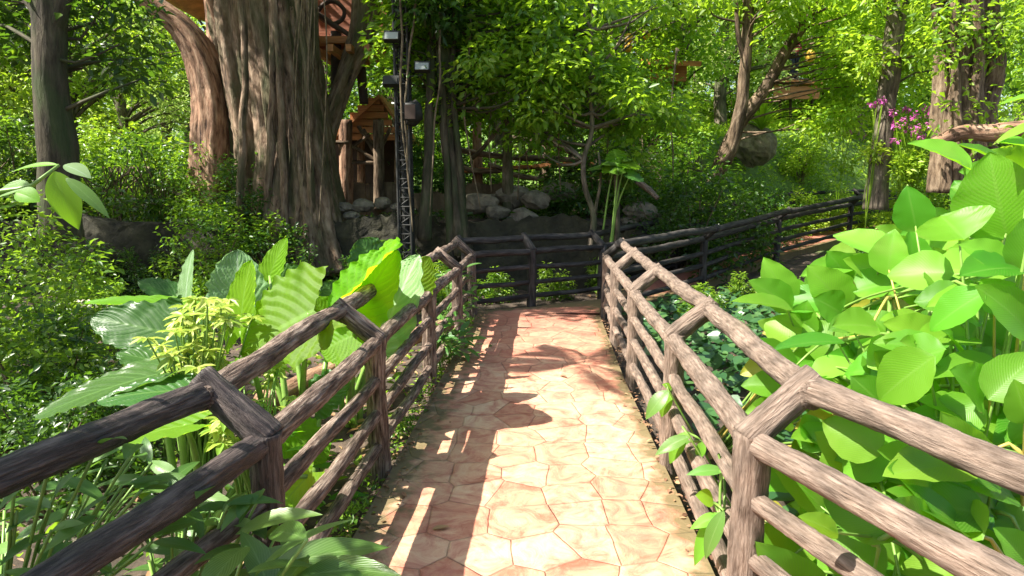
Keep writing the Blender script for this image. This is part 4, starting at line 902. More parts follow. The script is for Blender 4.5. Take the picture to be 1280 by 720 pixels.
# ------------------------------------------------------------------ individual trees
def tree_px(name, label, cat, trunk, rad, mat, limbs=(), crown=(), cmat='leaf_mid', L=.14, dens=110, crad=.55, sides=24, flute=(0, 0), T=T4, asp=.48, wob=.03, twigs=True, droop=.3):
    base = P(*trunk[0]); root = thing(name, label, cat, base)
    mb = MB(); tube(mb, pp(trunk), rad, sides, .1, .06, flute, wob=wob, nf=3)
    for l_, r_ in limbs: tube(mb, pp(l_), r_, 12, .1, .08, wob=.03)
    cm = MB(); cen = []
    for (x0, y0, x1, y1, d0, d1, n) in crown:
        for i in range(n):
            c_ = P(rs.uniform(x0, x1), rs.uniform(y0, y1), rs.uniform(d0, d1))
            if not in_gap(c_, 14): cen.append(c_)
    if twigs and cen:
        tp = smooth_path(pp(trunk), rad, .3)[0]
        for c in cen[::2]:
            j = np.argmin(np.linalg.norm(tp - c, axis=1) + .8 * np.maximum(0, tp[:, 2] - c[2] + .3))
            if np.linalg.norm(tp[j] - c) > 2.2: continue
            m_ = (tp[j] + c) / 2 + rs.randn(3) * .12; tube(mb, [tp[j], m_, c], [.03, .018, .008], 5, .25, cap=False)
    mb.build('trunk', M[mat], root, loc=base)
    if cen:
        for c in cen: clump(cm, c, (crad * rs.uniform(.6, 1.2), crad * rs.uniform(.6, 1.2), crad * .55), int(dens * rs.uniform(.5, 1.3)), L, asp, T, droop=droop)
        cm.build('crown', M[cmat], root, loc=base)
    return root
tree_px('shade_tree', 'dark straight trunk at the left, forking near the top of the view', 'tree', [(78, 300, 8), (72, 200, 8), (62, 90, 8), (60, 20, 8), (55, -60, 8)], [.24, .2, .18, .17, .16], 'trunk_dark',
        [([(64, 40, 8), (78, 10, 8), (92, -40, 8)], [.14, .1, .09]), ([(62, 60, 8), (48, 20, 8.1), (20, -20, 8.2)], [.08, .06, .05])], [(70, -40, 180, 100, 8, 9.5, 18), (-30, -60, 100, 60, 8, 9.5, 18)], 'leaf_dark', .15, 60, .4)
tree_px('fluted_tree', 'fluted brown trunk of hanging roots in the centre, in front of the terrace', 'tree', [(575, 318, 10.9), (571, 260, 10.9), (563, 180, 11), (557, 90, 11), (552, 0, 11), (548, -70, 11)], [.20, .16, .14, .13, .13, .13], 'trunk_dark',
        [([(566, 330, 10.8), (558, 210, 10.8), (548, 60, 10.9), (540, -40, 11)], [.08, .06, .06, .05]), ([(585, 325, 10.8), (572, 200, 10.85), (566, 60, 10.9), (574, -40, 11)], [.07, .05, .05, .05])],
        [(480, -50, 700, 110, 10, 13, 150), (480, 60, 640, 150, 10.5, 13, 40)], 'leaf_mid', .15, 85, .5, flute=(6, .14), sides=40)
tree_px('mossy_tree', 'slim moss covered trunk between the mast and the fluted trunk', 'tree', [(531, 300, 10.7), (533, 240, 10.7), (537, 150, 10.8), (540, 60, 10.9), (538, -50, 11)], [.12, .09, .075, .07, .06], 'trunk_dark', (), [(500, -60, 570, 60, 10, 12, 30)], 'leaf_dark', .16, 90, .45)
tree_px('crooked_sapling', 'thin pale crooked stem rising behind the far fence in the centre', 'tree', [(737, 315, 10.4), (742, 270, 10.5), (731, 235, 10.5), (730, 200, 10.5), (740, 160, 10.5), (738, 90, 10.6), (742, -20, 10.6)], [.05, .045, .04, .038, .035, .03, .02], 'trunk_grey',
        [([(742, 270, 10.5), (752, 225, 10.4), (748, 190, 10.4)], [.03, .02, .015]), ([(738, 100, 10.5), (770, 60, 10.3), (790, 20, 10.2)], [.025, .02, .01])], [(650, 0, 860, 150, 10, 12, 100), (650, 120, 800, 190, 10.5, 12, 14)], 'leaf_mid', .15, 80, .45, wob=.01)
tree_px('leaning_tree', 'slender leaning trunk on the hillside, sun on its left edge', 'tree', [(905, 200, 15), (915, 180, 14.8), (926, 130, 14.6), (932, 80, 14.5), (936, 30, 14.5), (934, -50, 14.5)], [.19, .15, .13, .12, .12, .1], 'trunk_brown',
        [([(930, 75, 14.5), (921, 30, 14.4), (918, -40, 14.3)], [.07, .05, .04])], [(860, -60, 1010, 20, 13, 16, 34)], 'leaf_mid', .17, 80, .55)
tree_px('slanting_tree', 'thick bough slanting up to the right across the leaning trunk', 'tree', [(890, 235, 15.6), (918, 165, 15.5), (960, 105, 15.3), (985, 60, 15.2), (1010, 20, 15.1), (1040, -50, 15)], [.18, .16, .14, .12, .10, .08], 'trunk_brown',
        (), [(960, -40, 1110, 120, 13.5, 17, 130), (990, 100, 1160, 170, 13.5, 16, 30)], 'leaf_yellow', .15, 75, .5)
tree_px('ringed_tree', 'grey ringed trunk rising behind the log fence on the right', 'tree', [(1094, 262, 12.6), (1098, 215, 12.6), (1108, 130, 12.7), (1116, 60, 12.7), (1124, -10, 12.8), (1130, -70, 12.8)], [.23, .19, .17, .165, .16, .15], 'trunk_grey',
        (), [(1040, -60, 1180, 90, 12, 14.5, 55)], 'leaf_yellow', .15, 70, .45)
root = thing('root_tree', 'reddish trunk made of many twisted roots at the upper right', 'tree', P(1200, 200, 11.5)); rb = np.array(root.location); mb = MB()
for (x0, x1, r, dy) in ((1172, 1182, .14, 0), (1190, 1186, .17, .2), (1204, 1206, .20, -.1), (1218, 1214, .19, .15), (1232, 1236, .17, .1), (1183, 1196, .08, -.2), (1212, 1224, .08, -.3), (1226, 1218, .09, -.22), (1198, 1190, .07, -.3)):
    tube(mb, pp([(x0, 240, 11.5 + dy), (x0 + (x1 - x0) * .3, 150, 11.5 + dy), (x1 + rs.uniform(-4, 4), 70, 11.5 + dy), (x0 * .5 + x1 * .5, -10, 11.5 + dy), (x1, -80, 11.5 + dy)]), [r * 1.25, r, r, r * .95, r], 26, .08, .06, (5, .1), wob=.05, nf=3)
mb.build('trunk', M['trunk_brown'], root, loc=rb); cm = MB()
for i in range(60): clump(cm, P(rs.uniform(1140, 1300), rs.uniform(-80, 60), rs.uniform(10.5, 13)), .4, 40, .14)
for i in range(24): clump(cm, P(rs.uniform(1150, 1250), rs.uniform(20, 200), rs.uniform(10.6, 11.2)), .3, 12, .14)
cm.build('crown', M['leaf_mid'], root, loc=rb)
mb = MB(); tube(mb, pp([(1168, 182, 11), (1200, 168, 10.8), (1240, 166, 10.6), (1300, 158, 10.4)]), [.13, .12, .13, .12], 18, .08, .08, wob=.05); tag(mb.build('fallen_log', M['trunk_red']), 'thick reddish branch lying across in front of the many-rooted trunk', 'log')

for i, (px, y, top, bot) in enumerate(((500, 10.2, -30, 250), (521, 10.3, -30, 290), (548, 10.4, -30, 270), (588, 10.8, 20, 262), (612, 11.2, 0, 240), (650, 11.4, 30, 250), (664, 11.2, 40, 215), (704, 11.6, 60, 240), (775, 12, 60, 240), (846, 12.5, 60, 230))):
    a = P(px, top, y); b = P(px + rs.uniform(-14, 14), bot, y); mb = MB(); tube(mb, [a, (a + b) / 2 + [rs.uniform(-.15, .15), 0, 0], b], [.02, .016, .01], 6, .15, .1, wob=.05)
    tag(mb.build('hanging_vine', M['twig']), 'thin bare vine hanging down through the shaded centre of the wood', 'vine', 'vines hanging in the centre of the wood')
# spiky plant, palms, fern
def spiky(label, c, n, L, mat='leaf_yellow', W=.05, name='spiky_plant', cat='plant', group=None):
    c = np.array(c, float); root = thing(name, label, cat, c, group); mb = MB()
    for j in range(n):
        th_ = rs.uniform(0, 6.28); el = rs.uniform(.3, 1.35); d = np.array([math.cos(th_) * math.cos(el), math.sin(th_) * math.cos(el), math.sin(el)]); LL = L * rs.uniform(.7, 1.1)
        blade(mb, c, c + d * LL, W * rs.uniform(.8, 1.2), (-d[0] * d[2], -d[1] * d[2], 1 - d[2] ** 2 + .01), 'lance', bend=.55, cup=.3, seed=j, ns=9, nt_=3)
    mb.build('foliage', M[mat], root, loc=c); return root
spiky('spiky yellow green plant on top of the hillside boulder', P(952, 163, 17.8), 46, 1.0, W=.09)
def palm(label, top, base, n, L, mat='frond', name='palm', group=None, lo=-.2, hi=1.1, tr=.04, lw=.03, ll=.32):
    base = np.array(base, float); top = np.array(top, float); root = thing(name, label, 'palm', base, group); mb = MB(); sb = MB(); tb = MB()
    tube(tb, [base, (base + top) / 2 + [.05, 0, 0], top], [tr * 1.3, tr, tr], 10, .12, .06); tb.build('trunk', M['trunk_dark'], root, loc=base)
    for j in range(n):
        th_ = j * 2.4 + rs.rand(); el = rs.uniform(lo, hi); d = np.array([math.cos(th_) * math.cos(el), math.sin(th_) * math.cos(el), math.sin(el)]); LL = L * rs.uniform(.8, 1.1)
        t = np.linspace(0, 1, 30)[:, None]; c = top + d * t * LL + np.array([0, 0, -1.]) * t ** 2 * LL * .55
        tube(sb, c[::6], [.014, .012, .009, .006, .004], 5, .2); tt = nrm(np.gradient(c, axis=0)); sd__ = nrm(np.cross(tt, [0, 0, 1.]))
        for s in (-1, 1):
            dd = sd__ * s + tt * .55 + np.array([0, 0, -.35]); k = np.sin(np.linspace(.25, PI - .05, 30)); leaves(mb, c[3:], dd[3:], np.tile([0, 0, 1.], (27, 1)), ll * L * k[3:], lw * L * np.ones(27), T4)
    mb.build('fronds', M[mat], root, loc=base); sb.build('leaf_stalks', M['stalk'], root, loc=base)
palm('small feathery palm with drooping fronds beside the lattice mast', P(548, 122, 11.3), (P(548, 122, 11.3)[0] + .1, 11.5, .9), 11, .7)
palm('tiny dark palm in the shrubs at the right behind the paddle leaves', P(1190, 280, 5.6), (P(1190, 280, 5.6)[0], 5.6, .1), 12, .6)
palm('fan of bright leaflets at the shaded centre behind the far fence', P(770, 212, 10.2), (P(768, 260, 10.2)[0], 10.2, .1), 10, .5, lw=.12)
palm('feathery palm just outside the view on the left, its fronds shading the right fence', (-2.9, 5.1, 4.5), (-5.6, 4.2, -.2), 6, 1.2, tr=.07, lw=.028, ll=.3)
# taro in the shade
leaf_plant('elephant_ear_plant', 'shaded elephant ear plant with bright green leaves in the dark centre', 'plant', (P(765, 290, 10)[0], 10.3, .3),
           [spec((775, 205), (752, 215), 10, 26, 'blade_bright', face=.6, upn=.9, **hk), spec((778, 204), (802, 210), 10, 24, 'blade_bright', face=.5, upn=.9, **hk), spec((770, 200), (768, 186), 10.1, 24, 'blade_bright', face=.8, upn=.7, **hk),
            spec((785, 218), (805, 226), 9.9, 20, 'blade_dark', face=.6, upn=.9, **hk)], None, 'stalk', .014)

# ------------------------------------------------------------------ generic trees, shrubs (prototypes then copies)
def proto_tree(seed, H, mat, L, ncl, per, cr, lab, cat='tree', name='forest_tree', tmat='trunk_grey', low=.25, crx=.36):
    st = np.random.RandomState(seed); root = thing(name, lab, cat, (0, 0, 0)); mb = MB()
    tube(mb, [(0, 0, -.3), (.1, 0, H * .3), (-.1, .1, H * .6), (0, 0, H * .95)], [H * .024, H * .018, H * .013, H * .004], 12, .3, .06, wob=.1)
    cm = MB()
    for i in range(ncl):
        z = H * (low + (1 - low) * st.rand() ** .8); fr = (z / H - low) / (1 - low); rad = H * crx * math.sin(PI * min(.97, .12 + fr * .86)) ** .7
        th_ = st.rand() * 6.28; q = st.rand() ** .5; c = np.array([math.cos(th_) * rad * q, math.sin(th_) * rad * q, z])
        clump(cm, c, (cr * st.uniform(.7, 1.3), cr * st.uniform(.7, 1.3), cr * .6), per, L, .5, T4, st=st)
        if i % 3 == 0: tube(mb, [(0, 0, z * .7), c * .5 + [0, 0, z * .42], c], [H * .006, H * .004, .01], 5, .6, cap=False)
    mb.build('trunk', M[tmat], root); cm.build('crown', M[mat], root)
    return root
def proto_shrub(seed, H, mat, L, n, lab, name='shrub', T=T4, asp=.5, droop=.2, stems=14):
    st = np.random.RandomState(seed); root = thing(name, lab, 'shrub', (0, 0, 0)); cm = MB(); mb = MB()
    for i in range(34):
        u = rand_dirs(1, st)[0]; u[2] = abs(u[2]); q = st.rand() ** .4; c = u * q * np.array([H * .55, H * .55, H * .85]) + [0, 0, H * .08]
        clump(cm, c, H * .15, n // 34, L, asp, T, droop=droop, st=st)
        if i < stems: tube(mb, [(u[0] * .1, u[1] * .1, -.1), c * .5 + [0, 0, .1 * H], c], [.018, .012, .006], 5, .3, cap=False)
    cm.build('foliage', M[mat], root); mb.build('stems', M['twig'], root); return root

first = {}
def put(kind, maker, px, y, rz, sc, label, group, x=None, dz=0.):
    xx = x if x is not None else (px - 640) / F * y / .985; z = gz(xx, y) + dz
    if kind not in first:
        r = maker(); first[kind] = r; r.location = (xx, y, z); r.rotation_euler = (0, 0, rz); r.scale = (sc, sc, sc) if np.isscalar(sc) else sc; tag(r, label, None, group); return r
    return copy_thing(first[kind], (xx, y, z), rz, sc, label, group)
TM = {'A': lambda: proto_tree(11, 9, 'leaf_mid', .20, 130, 75, .75, 'x'), 'B': lambda: proto_tree(12, 11, 'leaf_yellow', .20, 130, 70, .8, 'x', low=.3),
      'C': lambda: proto_tree(13, 8, 'leaf_dark', .18, 120, 80, .7, 'x', low=.12, tmat='trunk_dark'), 'D': lambda: proto_tree(14, 10, 'leaf_pale', .18, 130, 60, .75, 'x', low=.15)}
SM = {'a': lambda: proto_shrub(31, 1.6, 'leaf_shrub', .075, 3400, 'x'), 'b': lambda: proto_shrub(32, 1.8, 'leaf_dark', .10, 3000, 'x'),
      'c': lambda: proto_shrub(33, 1.4, 'leaf_yellow', .10, 2400, 'x'), 'd': lambda: proto_shrub(34, 1.5, 'leaf_shrub', .14, 1500, 'x', T=T8, asp=.4)}
gT = 'trees filling the forest behind'
far_desc = {'A': 'green', 'B': 'tall yellow green', 'C': 'dark green', 'D': 'pale silvery green'}
zone = lambda px: ('far left of the view' if px < 130 else 'left of the giant tree' if px < 300 else 'behind the giant tree and hut' if px < 500 else 'behind the log footbridge' if px < 740 else 'behind the leaning trunk' if px < 960 else 'behind the ringed trunk' if px < 1150 else 'at the far right of the view')
st = np.random.RandomState(99)
tl = []
for (px, y, k, s) in [(-60, 15, 'A', .8), (20, 17, 'D', .75), (110, 16, 'B', .7), (170, 20, 'D', .85), (225, 24, 'B', .8), (300, 22, 'D', .9), (60, 24, 'B', .9), (-60, 22, 'C', 1), (140, 30, 'B', 1.1), (250, 33, 'D', 1.2), (20, 34, 'B', 1.2),
                      (420, 20, 'A', .9), (500, 17, 'C', .8), (560, 21, 'A', .9), (620, 18, 'B', .8), (680, 22, 'C', 1), (740, 17, 'A', .8), (650, 30, 'D', 1.2), (480, 30, 'B', 1.2), (560, 36, 'D', 1.3), (790, 24, 'D', 1), (840, 19, 'A', .8), (890, 24, 'D', 1), (940, 28, 'A', 1),
                      (860, 32, 'D', 1.2), (1000, 33, 'A', 1.2), (1060, 24, 'A', .9), (1130, 30, 'B', 1), (770, 36, 'B', 1.4), (920, 42, 'D', 1.5), (1080, 42, 'A', 1.5), (1180, 24, 'C', .8), (1250, 34, 'B', 1.0), (1330, 26, 'A', .9), (1360, 16, 'A', .8), (1200, 46, 'B', 1.4), (400, 40, 'B', 1.4), (320, 46, 'D', 1.5), (100, 44, 'A', 1.5), (-30, 46, 'D', 1.6), (690, 46, 'A', 1.6), (1330, 46, 'A', 1.5)]:
    lab = f"{far_desc[k]} {'distant' if y > 28 else 'leafy'} tree {zone(px)}" + (', set well back' if y > 22 and y <= 28 else '')
    put(k, TM[k], px, y, st.rand() * 6.28, s, lab, gT)
sh = []
for (px, y, k, s, lab) in [
    (150, 12.5, 'a', 1.1, 'sunlit small leaved shrub on the wall top left of the giant tree'), (210, 12.3, 'b', 1.05, 'dark bushy shrub on the wall top just left of the giant tree'), (250, 12.1, 'a', .95, 'green shrub on the wall top hiding the giant tree foot'),
    (110, 13.5, 'a', 1.3, 'bushy shrub behind the wall near the dark forked trunk'), (175, 14.5, 'c', 1.6, 'yellow green shrub in the sun behind the wall'), (320, 11.7, 'b', .8, 'dark shrub growing against the giant trunk'), (340, 11.6, 'a', .65, 'small shrub climbing the right side of the giant trunk foot'),
    (40, 12.5, 'b', 1.3, 'dark shrub on the wall top at the far left'), (-20, 12, 'a', 1.4, 'leafy shrub at the far left edge on the wall'), (285, 12.6, 'c', .9, 'light shrub in front of the reddish side trunk'), (60, 7.5, 'a', 1.0, 'bushy shrub below the dark forked trunk'), (-10, 6.0, 'a', 1.15, 'dense shrub at the left edge below the drooping twig'),
    (15, 4.6, 'a', .85, 'small leaved bush at the left edge with sun on its top'), (70, 4.9, 'b', .6, 'low small leaved bush left of the dark elephant ears'), (40, 3.6, 'b', .5, 'low bush nearest the left edge above the dark rail'), (110, 4.3, 'b', .42, 'sparse low bush between the elephant ears and the left edge'),
    (820, 11.8, 'b', .9, 'dark shrub behind the log fence, left of the hillside clump'), (865, 12.4, 'b', 1.25, 'largest dark shrub behind the log fence'), (905, 13.8, 'b', 1.0, 'dark shrub at the foot of the leaning trunk'), (850, 14, 'a', 1.5, 'tall small leaved shrub with sunlit top left of the leaning trunk'), (945, 14.9, 'b', .85, 'dark shrub behind the fence under the boulder'),
    (945, 17.2, 'a', .72, 'small leaved shrub directly in front of the tan boulder'),
    (930, 17.0, 'b', .5, 'little dark shrub hugging the base of the tan boulder'), (958, 17.0, 'a', .5, 'little leafy shrub at the right foot of the tan boulder'),
    (960, 15.6, 'a', .7, 'shrub right of the boulder with pale sunlit leaves'), (1000, 16.4, 'c', .9, 'bright yellow green shrub on the open hillside'), (1040, 16.8, 'c', .8, 'bright low shrub below the pink flowers'), (1065, 15.8, 'c', .7, 'bright low shrub left of the ringed trunk'), (1020, 18, 'a', 1.0, 'green shrub on the hillside behind the bright ones'), (990, 20, 'c', 1.1, 'light green shrub under the far platform'),
    (1150, 12.5, 'a', .9, 'airy shrub right of the ringed trunk'), (1145, 14, 'c', 1.2, 'yellow green shrub behind the pink flowers'), (1260, 12, 'a', 1.0, 'shrub behind the fallen branch at the right'), (1230, 9, 'b', .6, 'dark shrub below the fallen branch'), (1180, 8.5, 'b', .55, 'dark low shrub behind the tallest paddle leaf'), (1130, 17, 'c', 1.1, 'bright shrub far behind the ringed trunk'),
    (600, 15, 'b', 1.0, 'dark shrub behind the footbridge post'), (660, 15.6, 'a', 1.1, 'green shrub behind the footbridge rails'), (700, 14.6, 'b', .9, 'shaded shrub right of the footbridge'), (745, 13, 'b', 1.1, 'dark shrub by the crooked stem'), (780, 13.8, 'a', 1.2, 'green shrub between crooked stem and rocks'), (800, 16, 'a', 1.5, 'tall leafy shrub behind the pink rocks'), (540, 15.5, 'b', 1.3, 'dark shrub behind the mossy trunk'),
    (700, 30, 'a', 2.4, 'large bush in the far gap left of the leaning trunk'), (790, 27, 'c', 2.2, 'large light bush in the far gap near the pink rocks'), (850, 29, 'a', 2.6, 'large far bush directly left of the leaning trunk'), (910, 28, 'a', 2.4, 'large far bush behind the leaning trunk'), (955, 31, 'a', 2.9, 'tall far bush left of the lookout platform'), (1030, 29, 'c', 2.6, 'large light bush right of the lookout platform'),
    (1000, 33, 'a', 3.0, 'tall far bush behind the lookout platform'), (1080, 28, 'a', 2.4, 'large far bush just left of the ringed trunk'), (1150, 29, 'c', 2.4, 'large light far bush right of the ringed trunk'), (1270, 24, 'c', 2.2, 'large light far bush right of the many-rooted trunk'), (1330, 20, 'a', 1.8, 'far bush at the right edge of the view'), (610, 27, 'a', 2.2, 'large bush far behind the footbridge'), (520, 28, 'c', 2.4, 'large light bush far behind the hut'),
    (130, 27, 'c', 2.4, 'large light bush far left behind the forked trunk'), (210, 28, 'a', 2.6, 'large bush far left behind the giant limb'), (30, 26, 'a', 2.4, 'large bush at the far left distance'),
    (130, 11.0, 'b', .62, 'dark plant hanging over the wall face at the left'), (185, 10.9, 'b', .55, 'dark plant covering the middle of the left wall'), (235, 10.9, 'a', .62, 'fine leaved shrub before the wall left of the giant trunk foot'), (345, 10.75, 'b', .8, 'dark shrub in front of the giant trunk foot, nearest the hut'), (275, 10.6, 'a', 1.15, 'fine leaved shrub in front of the giant trunk foot, left side'), (318, 10.8, 'a', 1.0, 'fine leaved shrub in front of the giant trunk foot, right side'),
    (760, 11, 'd', .5, 'broad leaved low plant behind the far fence'), (690, 10.4, 'd', .42, 'broad leaved plant seen between the end fence rails'), (620, 10.2, 'd', .4, 'shaded broad leaved plant left of the end fence post'), (560, 10.2, 'd', .5, 'broad leaved plant behind the left fence corner'), (520, 9.4, 'd', .45, 'broad leaved plant below the lattice mast'), (450, 10.2, 'b', .5, 'low dark plant below the stones on the wall'), (500, 10.8, 'b', .55, 'dark plant at the lattice mast foot'),
    (120, 9.5, 'd', .5, 'broad leaved plant before the wall at the left'), (880, 8.3, 'd', .42, 'upright broad leaved plant between right fence and turned path'), (930, 9.3, 'd', .4, 'broad leaved plant beside the turned path'), (1010, 8.8, 'd', .45, 'shaded broad leaved plant behind the rounded cupped leaves'), (1080, 10, 'b', .55, 'dark low shrub in front of the turned path fence')]:
    put(k, SM[k], px, y, st.rand() * 6.28, s, lab, 'shrubs around the fences and the wall')
# far wooded slope
mb = MB(); st = np.random.RandomState(8)
for i in range(900):
    x = st.uniform(-62, 66); y = st.uniform(50, 62); z = gz(x, y) + (st.rand() * 17 if i % 2 else st.rand() * 6); clump(mb, (x, y, z), (2.2, 1.2, 1.6), 42, .55, .5, st=st)
tag(mb.build('distant_forest', M['leaf_pale']), 'pale distant wood closing the view behind everything', 'forest', kind='stuff')
# herbs carpeting the bright hillside
mb = MB(); k = 16000; x = st.uniform(4, 20, k); y = st.uniform(13, 27, k); ok = (y > 16.6 + (x - 7) * .75) | (y < 10); x = x[ok]; y = y[ok]; k = len(x)
p = np.stack([x, y, ground(x, y) + st.rand(k) * .3], -1); LL = st.uniform(.10, .2, k); leaves(mb, p, st.randn(k, 3) * [1, 1, .5] + [0, 0, .4], st.randn(k, 3) * .5 + [0, 0, 1], LL, LL * .55, T4, None, 0, st)
tag(mb.build('ground_cover', M['leaf_yellow']), 'bright low herbs covering the sunlit hillside on the right', 'ground cover', kind='stuff')
mb = MB(); k = 9000; x = st.uniform(-12, 4, k); y = st.uniform(11.9, 20, k)
p = np.stack([x, y, ground(x, y) + st.rand(k) * .15], -1); LL = st.uniform(.08, .16, k); leaves(mb, p, st.randn(k, 3) * [1, 1, .4], st.randn(k, 3) * .5 + [0, 0, 1], LL, LL * .5, T4, None, 0, st)
tag(mb.build('ground_cover', M['leaf_dark']), 'dark low plants covering the terrace above the wall', 'ground cover', kind='stuff')
# thin cane stems behind the wall top left
mb = MB()
for i in range(34):
    px = rs.uniform(110, 250); a = P(px, 285, 12.0); tube(mb, [a, a + [rs.randn() * .1, 0, .5], a + [rs.randn() * .3, rs.randn() * .2, 1.1]], .012, 5, .2)
root = tag(mb.build('cane_thicket', M['twig']), 'thin bare stems crowding the wall top left of the giant tree', 'shrub')

# flowering bushes
def flowers(label, area, y, n, base):
    base = np.array(base, float); root = thing('flowering_shrub', label, 'shrub', base, 'pink flowering shrubs by the ringed trunk'); fm = MB(); gm = MB()
    for i in range(n):
        c = P(rs.uniform(area[0], area[2]), rs.uniform(area[1], area[3]), y + rs.uniform(-.3, .3)); clump(fm, c, .06, 16, .06, .7); tube(gm, [base, (base + c) / 2 + rs.randn(3) * .08, c], .008, 4, .3, cap=False, r=.5)
        clump(gm, (base * .4 + c * .6), .22, 40, .10)
    fm.build('blossom', M['flower'], root, loc=base); gm.build('foliage', M['leaf_yellow'], root, loc=base)
flowers('pink flowering shrub right of the ringed trunk', (1116, 128, 1164, 176), 12.4, 26, (P(1138, 240, 12.4)[0], 12.4, .9))
flowers('shrub with a few pink blossoms between platform and ringed trunk', (1020, 150, 1080, 172), 15.5, 4, (P(1050, 220, 15.5)[0], 15.5, 1.1))
flowers('tall shrub with pink blossoms touching the ringed trunk on its left', (1090, 120, 1105, 130), 12.3, 4, (P(1085, 240, 12.3)[0], 12.3, .9))

# ------------------------------------------------------------------ far platform with a person
fp = thing('lookout_platform', 'small raised timber lookout far away on the hillside', 'platform', P(985, 140, 24)); fb = np.array(fp.location)
part('deck', 'orange_wood', lambda mb: [box(mb, P(968 + i * 9, 107, 24), (.25, 1.6, .10)) for i in range(8)], fp, fb)
part('skirt', 'orange_wood', lambda mb: box(mb, P(996, 116, 23.4), (1.6, .1, .42)), fp, fb)
for px in (975, 988, 1015): part('post', 'dark_wood', lambda mb: tube(mb, [P(px, 150, 24), P(px, 107, 24)], .05, 10, .3), fp, fb, True)
part('railing', 'trunk_grey', lambda mb: [tube(mb, [P(964, 92, 23.3), P(1030, 92, 23.3)], .03, 8, .3), tube(mb, [P(964, 99, 23.3), P(1030, 99, 23.3)], .03, 8, .3)] + [tube(mb, [P(x, 108, 23.3), P(x, 90, 23.3)], .03, 8, .3) for x in (965, 980, 997, 1014, 1030)], fp, fb, True)
def person(label, foot, h, yaw):
    foot = np.array(foot, float); s = h / 1.7
    def skin(name, pts, edges, rad, mat, parent):
        me = bpy.data.meshes.new(name); me.from_pydata([(Vector(p) * s) for p in pts], edges, []); o = bpy.data.objects.new(name, me); C.objects.link(o)
        o.modifiers.new('skin', 'SKIN'); 
        if not me.skin_vertices: me.attributes
        o.modifiers.new('sub', 'SUBSURF').levels = 1; o.modifiers['sub'].render_levels = 2
        bm_ok = True
        import bmesh
        bm = bmesh.new(); bm.from_mesh(me); lay = bm.verts.layers.skin.verify()
        for v, r in zip(bm.verts, rad): v[lay].radius = (r * s, r * s); v[lay].use_root = False
        bm.verts.ensure_lookup_table(); bm.verts[0][lay].use_root = True; bm.to_mesh(me); bm.free()
        me.materials.append(M[mat]); o.parent = parent; return o
    J = [(0, 0, .95), (0, 0, 1.15), (0, 0, 1.38), (0, 0, 1.48), (0, -.01, 1.58), (0, -.01, 1.66), (.18, 0, 1.38), (.24, -.04, 1.12), (.2, -.22, 1.0), (-.18, 0, 1.38), (-.24, -.03, 1.12), (-.2, -.2, 1.0), (.09, 0, .9), (.1, -.02, .5), (.1, .02, .08), (.1, -.12, .03), (-.09, 0, .9), (-.1, -.02, .5), (-.1, .02, .08), (-.1, -.12, .03), (.18, -.30, 1.0), (-.18, -.28, 1.0)]
    E = [(0, 1), (1, 2), (2, 3), (3, 4), (4, 5), (2, 6), (6, 7), (7, 8), (2, 9), (9, 10), (10, 11), (0, 12), (12, 13), (13, 14), (14, 15), (0, 16), (16, 17), (17, 18), (18, 19), (8, 20), (11, 21)]
    R = [.13, .12, .13, .055, .095, .085, .055, .045, .03, .055, .045, .03, .09, .06, .04, .035, .09, .06, .04, .035, .035, .035]
    root = bpy.data.objects.new('person', None); C.objects.link(root); root.location = foot; root.rotation_euler = (0, 0, yaw); tag(root, label, 'person')
    skin('body', J, E, R, 'skin', root)
    skin('shirt', [J[i] for i in (1, 2, 6, 7, 9, 10, 0)], [(0, 1), (1, 2), (2, 3), (1, 4), (4, 5), (0, 6)], [.14, .15, .075, .06, .075, .06, .15], 'red_cloth', root)
    skin('trousers', [J[i] for i in (0, 12, 13, 14, 16, 17, 18)], [(0, 1), (1, 2), (2, 3), (0, 4), (4, 5), (5, 6)], [.145, .11, .08, .06, .11, .08, .06], 'navy_cloth', root)
    skin('hair', [(0, .02, 1.62), (0, .03, 1.69), (0, .06, 1.58)], [(0, 1), (0, 2)], [.09, .09, .07], 'hair', root)
person('person in a pink red top and dark trousers standing on the far lookout', P(991, 106, 23.6) + [0, 0, .05], 1.65, .5)
for j, (px, py, y, lab) in enumerate(((1013, 70, 22.8, 'yellow orange lantern hanging beside the person on the lookout'), (786, 48, 17, 'upper left yellow lantern glimpsed in the tree tops'), (785, 59, 17, 'lower yellow lantern glimpsed in the tree tops'), (808, 43, 17, 'orange lantern right of the two yellow ones in the leaves'))):
    c = P(px, py, y); f = thing('lantern', lab, 'lantern', c, 'lanterns in the trees'); r = .11 if y < 20 else .17
    def lan(mb):
        k = 14; prof = [(0, -1), (.5, -.95), (.85, -.5), (1, 0), (.85, .5), (.5, .95), (0, 1)]; t_ = np.linspace(0, 2 * PI, k, endpoint=False)
        V = np.array([[c[0] + r * a * math.cos(t), c[1] + r * a * math.sin(t), c[2] + r * b * 1.1] for a, b in prof for t in t_]); idx = np.arange(len(V)).reshape(len(prof), k); n_ = np.roll(idx, -1, 1)
        mb.add(V, np.stack([idx[:-1], n_[:-1], n_[1:], idx[1:]], -1).reshape(-1, 4))
    part('shade', 'yellow', lan, f, c, True); part('hanger', 'metal_dark', lambda mb: tube(mb, [c + [0, 0, r], c + [0, 0, r + .5]], .01, 5, .3), f, c)
mb = MB(); a = P(835, 78, 17); box(mb, a, (1.3, 1.0, .12), rot=.2, tilt=.2); box(mb, a + [0, .2, -.25], (.9, .5, .4), rot=.2); tag(mb.build('tree_platform', M['orange_wood'], smooth=False), 'orange timber platform half hidden in the leaves near the lanterns', 'platform')

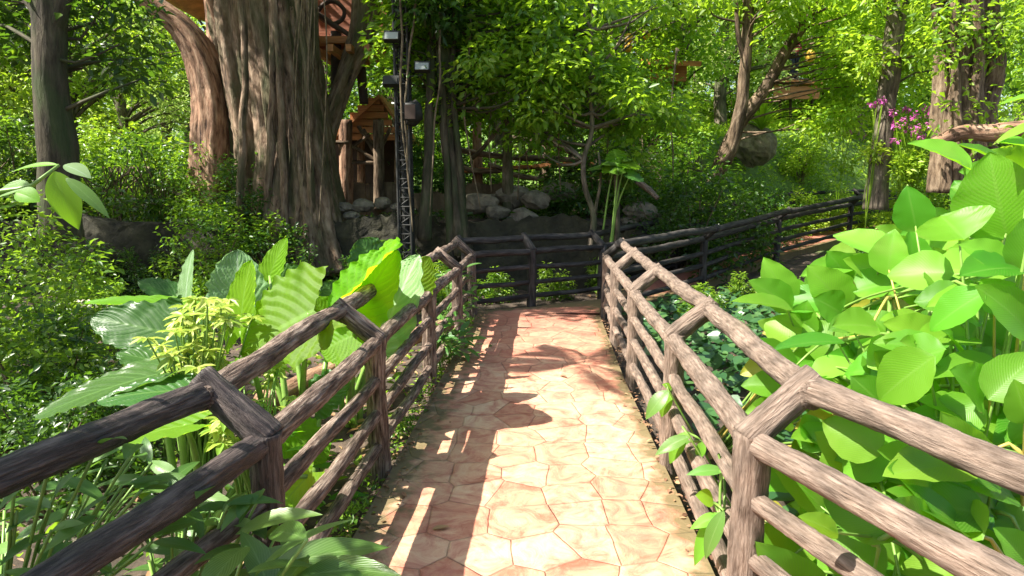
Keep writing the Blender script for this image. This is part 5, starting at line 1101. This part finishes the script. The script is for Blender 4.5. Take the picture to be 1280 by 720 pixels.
# ------------------------------------------------------------------ shade trees standing outside the view on the left
def shade_tree(label, base, H, cen, rad, n, per, L, mat='leaf_mid'):
    base = np.array(base, float); root = thing('shade_tree', label, 'tree', base, 'shade trees left of the path, outside the view'); mb = MB(); cm = MB(); st = np.random.RandomState(int(H * 10)); cen = np.array(cen, float)
    tube(mb, [base - [0, 0, .3], base + [0, .1, cen[2] * .5], base + [.1, .1, cen[2] - .2], base * .5 + cen * .5 + [0, 0, cen[2] * .5], cen], [H * .03, H * .024, H * .02, H * .012, .04], 12, .3, .06)
    for i in range(n):
        c = cen + rand_dirs(1, st)[0] * st.rand() ** .4 * np.array(rad); clump(cm, c, .35, per, L, .5, st=st)
        if i % 4 == 0: tube(mb, [cen - [0, 0, .5], (cen + c) / 2, c], [.04, .02, .01], 5, .4, cap=False)
    mb.build('trunk', M['trunk_grey'], root, loc=base); cm.build('crown', M[mat], root, loc=base)
shade_tree('leafy bush just outside the left edge of the view, shading the near fence', (-2.9, .9, -.2), 2.5, (-2.6, .95, 2.2), (.75, .8, .8), 60, 70, .12)
shade_tree('slender tree outside the view shading the small leaved bushes', (-6.9, 3.8, -.2), 5, (-6.6, 4.5, 4.2), (1.6, 1.4, .8), 60, 60, .13)
shade_tree('tall tree outside the view shading the far end of the path', (-7.6, 6.6, -.2), 8, (-5.2, 7.6, 7.2), (2.2, 1.0, 1.0), 80, 50, .16)
shade_tree('tall tree outside the view shading the terrace and hut', (-9, 8, -.2), 9, (-6.2, 10.2, 8.4), (3.2, 1.5, 1.2), 60, 50, .18)
shade_tree('tall tree outside the view shading the wall at the left', (-13.5, 8, -.2), 9, (-12.2, 9.6, 8.2), (3.2, 1.3, 1.0), 70, 60, .18)
shade_tree('tall tree outside the view shading the turned path', (-9.5, 6.2, .1), 9, (-.5, 10.4, 8), (3.2, 1.4, 1.2), 26, 50, .18)
shade_tree('tall tree outside the view shading the shrubs behind the turned path', (-10.5, 9.2, .3), 10, (1.2, 12.3, 8.4), (3.0, 1.4, 1.2), 22, 50, .18)
